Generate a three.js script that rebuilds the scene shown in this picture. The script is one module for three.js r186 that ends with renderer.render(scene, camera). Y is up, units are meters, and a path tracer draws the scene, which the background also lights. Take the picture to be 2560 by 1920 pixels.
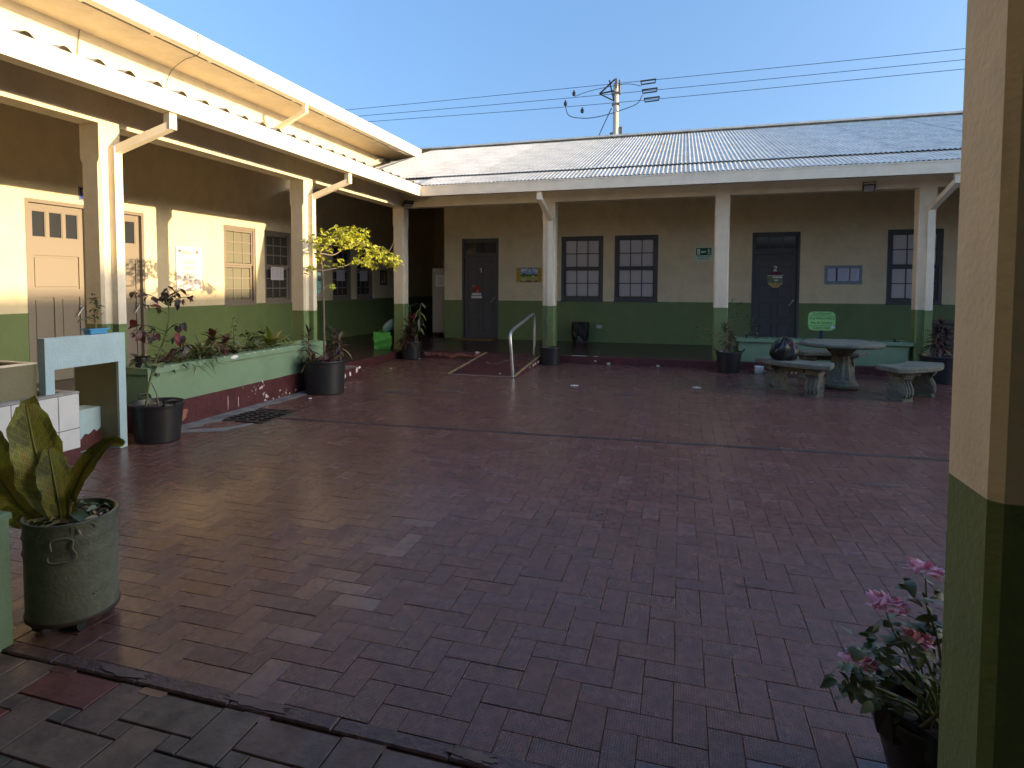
import * as THREE from 'three';
import { mergeGeometries } from 'three/addons/utils/BufferGeometryUtils.js';
import { RoundedBoxGeometry } from 'three/addons/geometries/RoundedBoxGeometry.js';
import { TextGeometry } from 'three/addons/geometries/TextGeometry.js';
import { FontLoader } from 'three/addons/loaders/FontLoader.js';

// ---------------------------------------------------------------- camera, sky, sun, exposure
const scene = new THREE.Scene();
const F = 1562, PX = 1214, PY = 790;                       // focal length and principal point in the photograph's pixels
const camera = new THREE.PerspectiveCamera(2 * Math.atan(960 / F) * 180 / Math.PI, 4 / 3, 0.05, 900);
camera.position.set(0, 1.5, 0);
camera.rotation.order = 'YXZ';
camera.rotation.set(-0.0499, 0.3043, 0.0017);
camera.setViewOffset(2560, 1920, 1280 - PX, 960 - PY, 2560, 1920);
scene.add(camera);

const renderer = new THREE.WebGLRenderer({ antialias: true });
renderer.setSize(1024, 768);
renderer.toneMapping = THREE.LinearToneMapping;
renderer.toneMappingExposure = 4.5;
renderer.shadowMap.enabled = true;

const toSun = new THREE.Vector3(1, 0.125, -0.0386).normalize();
const sun = new THREE.DirectionalLight(new THREE.Color(1.0, 0.72, 0.40), 2.0);
sun.position.copy(toSun).multiplyScalar(60);
sun.target.position.set(0, 1, -8);
sun.position.add(sun.target.position);
sun.castShadow = true;
sun.shadow.mapSize.set(4096, 4096);
Object.assign(sun.shadow.camera, { left: -30, right: 30, top: 30, bottom: -30, near: 1, far: 160 });
scene.add(sun, sun.target);

{ // clear evening sky, loosely after the CIE clear-sky model: brighter towards the horizon and round the sun
  const w = 512, h = 256, data = new Float32Array(w * h * 4);
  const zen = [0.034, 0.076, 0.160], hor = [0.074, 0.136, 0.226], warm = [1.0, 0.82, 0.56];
  for (let j = 0; j < h; j++) for (let i = 0; i < w; i++) {
    const el = ((j + 0.5) / h - 0.5) * Math.PI, az = ((i + 0.5) / w - 0.5) * 2 * Math.PI;
    const dir = [Math.cos(el) * Math.cos(az), Math.sin(el), Math.cos(el) * Math.sin(az)];
    const up = Math.max(Math.sin(el), 0.02);
    const phi = 1 - Math.exp(-0.36 / up);                                    // 0.3 overhead .. 1 at the horizon
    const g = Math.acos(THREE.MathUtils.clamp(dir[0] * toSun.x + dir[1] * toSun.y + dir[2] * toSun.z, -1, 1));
    const f = 1 + Math.cos(g) ** 2, glow = 8.5 * Math.exp(-5 * g);      // Rayleigh lobe, and an added warm glow round the low sun, raised to fill the shade
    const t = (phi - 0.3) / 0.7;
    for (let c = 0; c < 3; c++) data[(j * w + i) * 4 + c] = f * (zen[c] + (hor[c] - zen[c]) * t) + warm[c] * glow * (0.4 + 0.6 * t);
    data[(j * w + i) * 4 + 3] = 1;
  }
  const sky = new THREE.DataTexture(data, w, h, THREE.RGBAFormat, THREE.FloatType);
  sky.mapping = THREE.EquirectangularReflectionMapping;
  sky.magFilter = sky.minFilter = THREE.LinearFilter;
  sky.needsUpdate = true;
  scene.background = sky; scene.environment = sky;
}

// ---------------------------------------------------------------- helpers
let seed = 20240611;
const rnd = (a = 1, b) => { seed = (seed + 0x6D2B79F5) | 0; let t = Math.imul(seed ^ (seed >>> 15), 1 | seed); t = (t + Math.imul(t ^ (t >>> 7), 61 | t)) ^ t; const r = ((t ^ (t >>> 14)) >>> 0) / 4294967296; return b === undefined ? r * a : a + r * (b - a); };
const V = (x, y, z) => new THREE.Vector3(x, y, z);
const taken = {};
const numbered = (n) => { const k = taken[n] = (taken[n] ?? -1) + 1; return k ? n + '_' + String(k).padStart(3, '0') : n; };
const shade = (o) => { o.castShadow = o.receiveShadow = true; return o; };
function tag(o, label, category, group, kind) {
  if (label) o.userData.label = label;
  if (category) o.userData.category = category;
  if (group) o.userData.group = group;
  if (kind) o.userData.kind = kind;
  return o;
}
function thing(name, label, category, [x, y, z] = [0, 0, 0], turn = 0, group) {
  const o = new THREE.Group(); o.name = numbered(name); o.position.set(x, y, z); o.rotation.y = turn; scene.add(o);
  return tag(o, label, category, group);
}
function structure(name, label) { const o = new THREE.Group(); o.name = numbered(name); scene.add(o); return tag(o, label, null, null, 'structure'); }
function sub(name, parent, [x, y, z] = [0, 0, 0], turn = 0) { const o = new THREE.Group(); o.name = name; o.position.set(x, y, z); o.rotation.y = turn; parent.add(o); return o; }
const norm = (g) => { g = g.index ? g.toNonIndexed() : g; for (const k of Object.keys(g.attributes)) if (!['position', 'normal', 'uv', 'color'].includes(k)) g.deleteAttribute(k); return g; };
const merge = (gs) => { gs = gs.map(norm); const col = gs.some((g) => g.attributes.color); return mergeGeometries(col ? gs : gs.map((g) => { g.deleteAttribute('color'); return g; })); };
function put(name, geo, material, parent, keepUv) {
  let g = Array.isArray(geo) ? merge(geo) : geo;
  if (!keepUv) g = uvMetresKeep(g);
  const m = shade(new THREE.Mesh(g, material)); m.name = name; parent.add(m);
  return m;
}
function uvMetresKeep(g) {                                   // uv in metres, from the side that each face looks to
  g = norm(g);
  const p = g.attributes.position, uv = new Float32Array(p.count * 2), a = V(), b = V(), c = V(), e = V();
  for (let i = 0; i < p.count; i += 3) {
    a.fromBufferAttribute(p, i); b.fromBufferAttribute(p, i + 1); c.fromBufferAttribute(p, i + 2);
    const n = e.copy(b).sub(a).cross(c.clone().sub(a)), x = Math.abs(n.x), y = Math.abs(n.y), z = Math.abs(n.z);
    for (const [k, q] of [[0, a], [1, b], [2, c]]) { const w = y > x && y > z ? [q.x, q.z] : x > z ? [q.z, q.y] : [q.x, q.y]; uv[(i + k) * 2] = w[0]; uv[(i + k) * 2 + 1] = w[1]; }
  }
  g.setAttribute('uv', new THREE.BufferAttribute(uv, 2));
  return g;
}
const box = (x0, x1, y0, y1, z0, z1) => { const g = new THREE.BoxGeometry(Math.abs(x1 - x0), Math.abs(y1 - y0), Math.abs(z1 - z0)); g.translate((x0 + x1) / 2, (y0 + y1) / 2, (z0 + z1) / 2); return g; };
const rbox = (x0, x1, y0, y1, z0, z1, r = 0.01, s = 2) => { const g = new RoundedBoxGeometry(Math.abs(x1 - x0), Math.abs(y1 - y0), Math.abs(z1 - z0), s, r); g.translate((x0 + x1) / 2, (y0 + y1) / 2, (z0 + z1) / 2); return g; };
function bevelBox(x0, x1, y0, y1, z0, z1, b = 0.01) {        // a box whose top edges are chamfered (18 triangles)
  const P = [[x0, y0, z0], [x1, y0, z0], [x1, y0, z1], [x0, y0, z1], [x0, y1 - b, z0], [x1, y1 - b, z0], [x1, y1 - b, z1], [x0, y1 - b, z1], [x0 + b, y1, z0 + b], [x1 - b, y1, z0 + b], [x1 - b, y1, z1 - b], [x0 + b, y1, z1 - b]];
  const Q = [[8, 11, 10, 9], [4, 8, 9, 5], [5, 9, 10, 6], [6, 10, 11, 7], [7, 11, 8, 4], [0, 4, 5, 1], [1, 5, 6, 2], [2, 6, 7, 3], [3, 7, 4, 0]];
  return quads(P, Q);
}
function quads(P, Q) {
  const pos = [];
  for (const q of Q) for (const k of q.length === 4 ? [0, 1, 2, 0, 2, 3] : [0, 1, 2]) pos.push(...P[q[k]]);
  const g = new THREE.BufferGeometry(); g.setAttribute('position', new THREE.Float32BufferAttribute(pos, 3));
  g.setAttribute('uv', new THREE.Float32BufferAttribute(new Float32Array(pos.length / 3 * 2), 2)); g.computeVertexNormals();
  return g;
}
function prism(points, y0, y1) {                             // a footprint [[x, z], ...] pulled up from y0 to y1
  const s = new THREE.Shape(points.map(([x, z]) => new THREE.Vector2(x, -z)));
  const g = new THREE.ExtrudeGeometry(s, { depth: y1 - y0, bevelEnabled: false }); g.rotateX(-Math.PI / 2); g.translate(0, y0, 0);
  return g;
}
function tube(points, r0, r1 = r0, sides = 7, seg = 0) {     // a tapering tube through the points
  const curve = new THREE.CatmullRomCurve3(points.map((p) => p.isVector3 ? p : V(...p)), false, 'centripetal');
  const n = seg || Math.max(4, points.length * 4), fr = curve.computeFrenetFrames(n, false), pos = [], nor = [], idx = [];
  for (let i = 0; i <= n; i++) {
    const c = curve.getPointAt(i / n), r = r0 + (r1 - r0) * i / n;
    for (let j = 0; j < sides; j++) { const a = j / sides * 2 * Math.PI, d = fr.normals[i].clone().multiplyScalar(Math.cos(a)).addScaledVector(fr.binormals[i], Math.sin(a)); pos.push(c.x + d.x * r, c.y + d.y * r, c.z + d.z * r); nor.push(d.x, d.y, d.z); }
  }
  for (let i = 0; i < n; i++) for (let j = 0; j < sides; j++) { const a = i * sides + j, b = i * sides + (j + 1) % sides, c = a + sides, d = b + sides; idx.push(a, b, c, b, d, c); }
  for (const [o, f] of [[0, 1], [n * sides, 0]]) for (let j = 1; j < sides - 1; j++) f ? idx.push(o, o + j + 1, o + j) : idx.push(o, o + j, o + j + 1);
  const g = new THREE.BufferGeometry(); g.setAttribute('position', new THREE.Float32BufferAttribute(pos, 3)); g.setAttribute('normal', new THREE.Float32BufferAttribute(nor, 3));
  g.setAttribute('uv', new THREE.Float32BufferAttribute(new Float32Array(pos.length / 3 * 2), 2)); g.setIndex(idx);
  return g;
}
function bar(a, b, w, h) {                                   // a square bar from a to b
  a = V(...a); b = V(...b); const L = a.distanceTo(b), g = new THREE.BoxGeometry(w, h, L);
  const m = new THREE.Matrix4().lookAt(a, b, Math.abs(b.clone().sub(a).normalize().y) > 0.99 ? V(1, 0, 0) : V(0, 1, 0)); g.applyMatrix4(m); g.translate((a.x + b.x) / 2, (a.y + b.y) / 2, (a.z + b.z) / 2);
  return g;
}
const lathe = (pts, n = 32) => { const g = new THREE.LatheGeometry(pts.map(([r, y]) => new THREE.Vector2(r, y)), n); return g; };

// value noise for the textures, tileable over p cells
function lattice(p, s) { const a = new Float32Array(p * p), old = seed; seed = s; for (let i = 0; i < a.length; i++) a[i] = rnd(); seed = old; return (x, y) => { const xi = Math.floor(x), yi = Math.floor(y), fx = x - xi, fy = y - yi, u = fx * fx * (3 - 2 * fx), v = fy * fy * (3 - 2 * fy), m = (q) => ((q % p) + p) % p, A = a[m(yi) * p + m(xi)], B = a[m(yi) * p + m(xi + 1)], C = a[m(yi + 1) * p + m(xi)], D = a[m(yi + 1) * p + m(xi + 1)]; return A + (B - A) * u + (C - A) * v + (A - B - C + D) * u * v; }; }
function texture(n, metres, srgb, fn) {                      // fn(u, v in 0..1) -> grey or [r, g, b] in 0..1
  const d = new Uint8Array(n * n * 4);
  for (let j = 0; j < n; j++) for (let i = 0; i < n; i++) { let c = fn((i + 0.5) / n, (j + 0.5) / n); if (!Array.isArray(c)) c = [c, c, c]; const o = (j * n + i) * 4; for (let k = 0; k < 3; k++) d[o + k] = Math.max(0, Math.min(255, c[k] * 255)); d[o + 3] = 255; }
  const t = new THREE.DataTexture(d, n, n); t.wrapS = t.wrapT = THREE.RepeatWrapping; t.magFilter = THREE.LinearFilter; t.minFilter = THREE.LinearMipmapLinearFilter; t.generateMipmaps = true;
  if (srgb) t.colorSpace = THREE.SRGBColorSpace; t.repeat.set(1 / metres, 1 / metres); t.needsUpdate = true;
  return t;
}
const fbm = (p, s, oct = 4) => { const L = []; for (let o = 0; o < oct; o++) L.push(lattice(p << o, s + o * 77)); return (u, v) => { let a = 0, w = 0.5, t = 0; for (let o = 0; o < oct; o++) { a += w * L[o](u * (p << o), v * (p << o)); t += w; w *= 0.55; } return a / t; }; };
const lin = (r, g, b) => new THREE.Color().setRGB(r, g, b);
const toS = (x) => x <= 0.0031308 ? x * 12.92 : 1.055 * Math.pow(x, 1 / 2.4) - 0.055;

const n8 = fbm(8, 11), n16 = fbm(16, 23), n32 = fbm(32, 57, 3), n64 = fbm(64, 91, 2), nst = fbm(4, 301, 5);
const bumpStucco = texture(512, 0.8, false, (u, v) => 0.55 * n32(u, v) + 0.45 * n64(u, v));
const bumpFine = texture(256, 0.35, false, (u, v) => n32(u, v));
const tintMap = (metres, amount, s) => { const a = fbm(6, s, 5), b = fbm(40, s + 5, 2); return texture(512, metres, true, (u, v) => 1 - amount * (0.7 * Math.abs(a(u, v) - 0.5) * 2 + 0.5 * b(u, v) * a(v, u))); };
const tintWall = tintMap(2.7, 0.13, 5), tintConcrete = tintMap(1.1, 0.45, 55), tintMetal = tintMap(1.6, 0.25, 75);
const roughMap = texture(256, 1.3, false, (u, v) => 0.55 + 0.6 * (n16(u, v) - 0.5) + 0.3 * (n64(u, v) - 0.5));
const M = {};
const std = (name, color, o = {}) => { const m = new THREE.MeshPhysicalMaterial({ color, roughness: 0.75, side: THREE.DoubleSide, ...o }); m.name = name; return M[name] = m; };
std('cream_wall', lin(0.84, 0.735, 0.50), { map: tintWall, bumpMap: bumpStucco, bumpScale: 0.003, roughness: 0.8 });
std('cream_trim', lin(0.85, 0.765, 0.59), { map: tintWall, bumpMap: bumpFine, bumpScale: 0.0015, roughness: 0.6 });
std('cream_column', lin(0.83, 0.73, 0.535), { map: tintWall, bumpMap: bumpStucco, bumpScale: 0.0035, roughness: 0.75 });
std('green_dado', lin(0.165, 0.235, 0.090), { map: tintWall, bumpMap: bumpStucco, bumpScale: 0.004, roughness: 0.5 });
std('mint_planter', lin(0.195, 0.305, 0.185), { map: tintWall, bumpMap: bumpStucco, bumpScale: 0.003, roughness: 0.6 });
std('maroon_paint', lin(0.105, 0.030, 0.033), { map: tintConcrete, bumpMap: bumpStucco, bumpScale: 0.004, roughness: 0.45 });
std('bare_brick', lin(0.36, 0.14, 0.095), { map: tintConcrete, bumpMap: bumpStucco, bumpScale: 0.008, roughness: 0.95 });
std('pale_chip', lin(0.62, 0.56, 0.48), { roughness: 0.9 });
std('cement', lin(0.25, 0.235, 0.22), { map: tintConcrete, bumpMap: bumpStucco, bumpScale: 0.004, roughness: 0.9 });
std('dark_frame', lin(0.085, 0.085, 0.090), { roughness: 0.5, bumpMap: bumpFine, bumpScale: 0.0006 });
std('brown_frame', lin(0.23, 0.20, 0.165), { roughness: 0.55, bumpMap: bumpFine, bumpScale: 0.0006 });
std('frosted_pane', lin(0.60, 0.585, 0.60), { roughness: 0.12, specularIntensity: 1 });
std('dark_pane', lin(0.035, 0.04, 0.05), { roughness: 0.08 });
std('zinc_sheet', lin(0.72, 0.71, 0.68), { map: tintMetal, roughness: 0.55 });
std('fibre_sheet', lin(0.58, 0.52, 0.43), { map: tintConcrete, roughness: 0.9 });
std('soffit_board', lin(0.60, 0.52, 0.38), { map: tintWall, roughness: 0.85 });
std('timber_dark', lin(0.10, 0.07, 0.05), { roughness: 0.85 });
std('ceiling_board', lin(0.42, 0.38, 0.32), { roughness: 0.85 });
std('white_tile', lin(0.70, 0.72, 0.72), { map: tintWall, roughness: 0.22 });
std('blue_paint', lin(0.42, 0.585, 0.63), { map: tintWall, bumpMap: bumpStucco, bumpScale: 0.003, roughness: 0.6 });
std('olive_paint', lin(0.20, 0.19, 0.11), { map: tintWall, bumpMap: bumpStucco, bumpScale: 0.003, roughness: 0.75 });
std('black_plastic', lin(0.020, 0.021, 0.023), { roughness: 0.42, bumpMap: bumpFine, bumpScale: 0.0008 });
std('black_bag', lin(0.012, 0.012, 0.013), { roughness: 0.42 });
std('soil', lin(0.055, 0.036, 0.024), { map: tintConcrete, bumpMap: bumpStucco, bumpScale: 0.02, roughness: 1 });
std('drum_paint', lin(0.165, 0.185, 0.135), { map: tintConcrete, bumpMap: bumpFine, bumpScale: 0.002, roughness: 0.55 });
std('steel', lin(0.52, 0.53, 0.54), { roughness: 0.35, metalness: 0.85 });
std('iron', lin(0.06, 0.045, 0.04), { roughness: 0.75, metalness: 0.3 });
std('stone', lin(0.175, 0.185, 0.145), { map: tintConcrete, bumpMap: bumpStucco, bumpScale: 0.012, roughness: 0.9 });
std('yellow_line', lin(0.42, 0.30, 0.14), { map: tintConcrete, roughness: 0.8 });
std('wood_stem', lin(0.20, 0.155, 0.11), { roughness: 0.9, bumpMap: bumpFine, bumpScale: 0.002 });
std('green_stem', lin(0.13, 0.17, 0.06), { roughness: 0.8 });
std('white_paint', lin(0.78, 0.78, 0.76), { roughness: 0.7 });
std('paper', lin(0.74, 0.74, 0.76), { roughness: 0.9 });
std('wire', lin(0.05, 0.055, 0.06), { roughness: 0.6 });
std('asphalt', lin(0.06, 0.058, 0.055), { roughness: 0.95 });
const leafMat = (name, r, g, b, t = 0.35) => std(name, lin(r, g, b), { roughness: 0.5, transmission: t, thickness: 0 });
leafMat('leaf_green', 0.078, 0.108, 0.025); leafMat('leaf_lime', 0.26, 0.32, 0.040, 0.45); leafMat('leaf_yellow', 0.24, 0.24, 0.05); leafMat('leaf_red', 0.105, 0.032, 0.028, 0.25); leafMat('leaf_dark', 0.045, 0.030, 0.028, 0.2);
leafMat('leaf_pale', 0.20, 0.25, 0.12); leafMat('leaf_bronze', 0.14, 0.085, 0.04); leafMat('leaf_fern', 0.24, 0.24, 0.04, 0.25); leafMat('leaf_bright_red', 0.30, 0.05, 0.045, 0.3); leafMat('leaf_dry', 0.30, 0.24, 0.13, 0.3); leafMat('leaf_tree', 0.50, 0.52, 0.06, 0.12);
leafMat('petal_pink', 0.84, 0.42, 0.60, 0.3); leafMat('petal_rose', 0.88, 0.36, 0.40, 0.3);
// ---------------------------------------------------------------- ground, courtyard paving, walkways
const GUT_X = -4.85, GUT_Z = -11.24, GUT_B = 3.21, GUT_T = 3.40, WALL_X = -8.23, WALL_Z = -14.87, CURB_X = -5.5, CURB_Z = -11.87, WALK = 0.15, PAINT = 1.115;
{ const g = structure('ground', 'bare asphalt ground around the school buildings'); put('ground_sheet', box(-450, 450, -0.6, -0.35, -450, 450), M.asphalt, g); }

const waffle = texture(128, 0.0093 * 8, false, (u, v) => { const f = (t) => { const x = (t * 8) % 1; return Math.min(1, Math.max(0, 2.2 * Math.sin(Math.PI * x) - 0.55)); }; return f(u) * f(v); });
const wearRough = texture(512, 1.7, false, (u, v) => Math.min(1, Math.max(0.42, 0.62 + 1.1 * (nst(u, v) - 0.5) + 0.35 * (n32(u, v) - 0.5))));
const wornPaint = (s, wear) => { const a = fbm(5, s, 5), b = fbm(48, s + 9, 2); return texture(512, 1.23, true, (u, v) => { const w = Math.max(0, Math.min(1, (a(u, v) - 0.52) * 5)) * (0.4 + 0.6 * b(u, v)) * wear, k = 0.80 + 0.26 * b(v, u) - 0.12 * a(v, u); return [k * (1 - w) + w * 0.92, k * (1 - w) + w * 1.05, k * (1 - w) + w * 1.0]; }); };
const wornA = wornPaint(401, 0.35), wornB = wornPaint(433, 0.6);
const tileMats = [[0.205, 0.098, 0.078, 0.0014], [0.195, 0.093, 0.075, 0.0012], [0.215, 0.104, 0.082, 0.0016], [0.190, 0.089, 0.072, 0.00035], [0.202, 0.096, 0.078, 0.0002], [0.212, 0.106, 0.082, 0.0005]]
  .map(([r, g, b, bump], i) => std('maroon_floor_tile_' + 'abcdef'[i], lin(r, g, b), { map: i % 2 ? wornA : wornB, bumpMap: waffle, bumpScale: bump, roughnessMap: wearRough, roughness: i < 3 ? 0.52 : 0.44 }));   // three ribbed, three worn smooth
const floorMat = std('maroon_floor', lin(0.203, 0.097, 0.078), { map: wornA, bumpMap: waffle, bumpScale: 0.0003, roughnessMap: wearRough, roughness: 0.33, vertexColors: true });
std('joint', lin(0.17, 0.09, 0.072), { map: tintConcrete, roughness: 0.95 });
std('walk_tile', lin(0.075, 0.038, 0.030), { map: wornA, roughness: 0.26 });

const court = structure('courtyard_floor', 'maroon painted courtyard floor of ribbed herringbone tiles');
put('joint_bed', box(-5.6, 9.1, -0.30, -0.010, -12.0, -1.79), M.joint, court);
put('far_paving', box(9.1, 18.0, -0.30, 0, -12.0, -1.79), std('maroon_plain', lin(0.12, 0.06, 0.06), { map: wornA, roughness: 0.4 }), court);
const GRATE = { x0: -4.83, x1: -4.33, z0: -6.31, z1: -5.69 };
{
  const U = 0.1108, X0 = -1.335, Z0 = -1.85, gap = 0.0010, L = 2 * U - gap * 2, W = U - gap * 2;
  const shapes = Array.from({ length: 7 }, () => { const g = norm(bevelBox(-L / 2, L / 2, -0.03, 0, -W / 2, W / 2, 0.0018)), p = g.attributes.position, ou = rnd(9), ov = rnd(9), uv = new Float32Array(p.count * 2); for (let i = 0; i < p.count; i++) { uv[2 * i] = p.getX(i) + ou; uv[2 * i + 1] = p.getZ(i) + ov; } g.setAttribute('uv', new THREE.BufferAttribute(uv, 2)); return g; });
  const all = [], ray = V(), fwd = camera.getWorldDirection(V());
  for (let r = -1; r < 91; r++) for (let c = -38; c < 95; c++) {
    const m = (((c + r) % 4) + 4) % 4; if (m !== 0 && m !== 2) continue;
    const x = X0 + U * (m === 0 ? c + 1 : c + 0.5), z = Z0 - U * (m === 0 ? r + 0.5 : r + 1);
    if (m === 0 && r < 0) continue;
    if (x < CURB_X + 0.02 || x > 9.05 || z < CURB_Z - 0.05) continue;
    if (x > GRATE.x0 - 0.02 && x < GRATE.x1 + 0.02 && z > GRATE.z0 - 0.02 && z < GRATE.z1 + 0.02) continue;
    const d = Math.hypot(x, z); ray.set(x, -1.5, z).normalize();
    const q = V(x, 0, z).project(camera), seen = Math.abs(q.x) < 1.02 && Math.abs(q.y) < 1.02 && !(x > 0.5 && z > -2.2 && x > -0.33 * z);
    all.push({ x, z, v: m === 2, d, seen });
  }
  const near = new Set(all.filter((t) => t.seen).sort((a, b) => a.d - b.d).slice(0, 300)), rest = [];
  for (const t of all) {
    const tx = rnd(-0.0035, 0.0035), tz = rnd(-0.0035, 0.0035), y = rnd(-0.0014, 0.0008), k = Math.floor(rnd(3)) + (rnd() < Math.min(0.9, (-1.2 - t.x) / 0.8) ? 3 : 0), s = Math.floor(rnd(7)), tone = rnd(0.9, 1.1);
    if (near.has(t)) {
      const o = shade(new THREE.Mesh(shapes[s], tileMats[k])); o.name = 'tile'; o.position.set(t.x, y, t.z); o.rotation.set(tx, t.v ? Math.PI / 2 : 0, tz); court.add(o);
    } else {
      const g = shapes[s].clone(); g.rotateY(t.v ? Math.PI / 2 : 0); g.rotateX(tx); g.rotateZ(tz); g.translate(t.x, y, t.z);
      const col = new Float32Array(g.attributes.position.count * 3).fill(tone); g.setAttribute('color', new THREE.BufferAttribute(col, 3)); rest.push(g);
    }
  }
  const o = shade(new THREE.Mesh(mergeGeometries(rest), floorMat)); o.name = 'tile_field'; o.userData.kind = 'stuff'; court.add(o);
}
// the narrow iron drain that crosses the courtyard
{
  const d = thing('drain_channel', 'narrow dark iron drain channel crossing the maroon courtyard floor', 'drain');
  const z = (x) => -5.94 - (x + 4.18) * 0.0505, P = [], n = 26;
  for (let i = 0; i < n; i++) { const a = -4.2 + i * 0.51, b = a + 0.5 - rnd(0.015), h = rnd(0.002, 0.007), w = rnd(0.020, 0.030); const g = bevelBox(-0.25, 0.25, -0.02, h, -w, w, 0.003); g.rotateY(0.0505); g.translate((a + b) / 2, 0, z((a + b) / 2)); put('drain_bar', g, M.iron, d); }
}
{
  const g = thing('drain_grate', 'rusty square iron drain grate beside the planter plinth', 'drain grate'), { x0, x1, z0, z1 } = GRATE;
  put('pit_shade_sheet', box(x0, x1, -0.0095, -0.006, z0, z1), std('pit_shade_black', lin(0.008, 0.007, 0.006), { roughness: 1 }), g);  // no real hole: a black sheet stands in for the shade below the bars
  put('frame', [box(x0 - 0.03, x1 + 0.03, -0.01, 0.006, z0 - 0.03, z0), box(x0 - 0.03, x1 + 0.03, -0.01, 0.006, z1, z1 + 0.03), box(x0 - 0.03, x0, -0.01, 0.006, z0, z1), box(x1, x1 + 0.03, -0.01, 0.006, z0, z1)], M.iron, g);
  for (let i = 0; i < 6; i++) { const z = z0 + 0.18 + i * 0.085; put('bar', box(x0, x1, 0.0005, 0.010, z - 0.012, z + 0.012), M.iron, g); }
  put('cross_bar', [0.12, 0.25, 0.38].map((d) => box(x0 + d - 0.008, x0 + d + 0.008, -0.004, 0.0085, z0 + 0.15, z1)), M.iron, g);
}
// uneven flakes, chips and smears as thin slabs: outline in the plane, then laid on a face
function flake(w, h, t = 0.003, n = 14, rough = 0.35) {
  const pts = []; for (let i = 0; i < n; i++) { const a = i / n * 2 * Math.PI, r = 1 - rough * rnd(); pts.push(new THREE.Vector2(Math.cos(a) * w / 2 * r, Math.sin(a) * h / 2 * r)); }
  return new THREE.ExtrudeGeometry(new THREE.Shape(pts), { depth: t, bevelEnabled: false });
}
const onX = (g, x, y, z) => { g.rotateY(Math.PI / 2); g.translate(x, y, z); return g; };      // on a face that looks to +x
const onZ = (g, x, y, z) => { g.translate(x, y, z); return g; };                               // on a face that looks to +z
const onY = (g, x, y, z) => { g.rotateX(-Math.PI / 2); g.translate(x, y, z); return g; };      // on the ground
{ // cement skirt along the planter and ring stains
  const s = (pts, t) => { const g = new THREE.ExtrudeGeometry(new THREE.Shape(pts.map(([x, z]) => new THREE.Vector2(x, -z))), { depth: t, bevelEnabled: false }); g.rotateX(-Math.PI / 2); return g; };
  const a = [], b = []; for (let i = 0; i <= 22; i++) { const z = -4.95 - i * 0.125; a.push([-4.90 + rnd(0.10) + (z < -5.5 && z > -6.45 ? 0.0 : 0.0), z]); }
  for (let i = 22; i >= 0; i--) b.push([-5.06, -4.95 - i * 0.125]);
  const sk = s([...a, ...b], 0.005); sk.translate(0, 0.0012, 0); put('cement_skirt', sk, M.cement, court);
  const swirl = s([[-4.86, -4.98], [-4.45, -5.22], [-4.36, -5.60], [-4.42, -5.62], [-4.55, -5.36], [-4.88, -5.14]], 0.0035); swirl.translate(0, 0.0012, 0); put('cement_smear', swirl, M.cement, court);
  const stain = std('dust_stain', lin(0.20, 0.145, 0.135), { map: tintConcrete, roughness: 0.8, transparent: true, opacity: 0.3 });
  for (const [x, z, r, w] of [[-1.92, -9.30, 0.17, 0.05], [-1.55, -10.15, 0.17, 0.025], [-1.30, -10.75, 0.16, 0.02]]) { const g = new THREE.RingGeometry(r - w, r, 36); g.rotateX(-Math.PI / 2); g.translate(x, 0.0045, z); put('ring_stain', g, stain, court); }
  for (const [x, z, w, h] of [[-3.75, -7.9, 0.75, 0.28], [-3.1, -8.15, 0.5, 0.25], [-0.75, -8.75, 0.55, 0.22], [0.1, -4.6, 0.35, 0.08], [0.35, -3.3, 0.22, 0.06], [1.4, -5.3, 0.5, 0.12]]) put('dust_patch', onY(flake(w, h, 0.0006, 22, 0.6), x, 0.0035, z), stain, court);
  for (const [x, z] of [[-1.506, -9.213], [0.23, -9.588]]) { const p = thing('floor_marker', x < -1 ? 'small round white marker disc on the courtyard floor near the ramp' : 'small round white marker disc on the floor left of the stone table', 'marker', [x, 0.002, z], 0, 'white discs on the courtyard floor'); put('disc', lathe([[0, 0], [0.062, 0], [0.062, 0.004], [0.055, 0.007], [0, 0.007]], 20), M.pale_chip, p); for (const s of [-1, 1]) put('screw', new THREE.CylinderGeometry(0.012, 0.012, 0.004, 8).translate(s * 0.025, 0.0085, 0), M.iron, p); }
}
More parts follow.
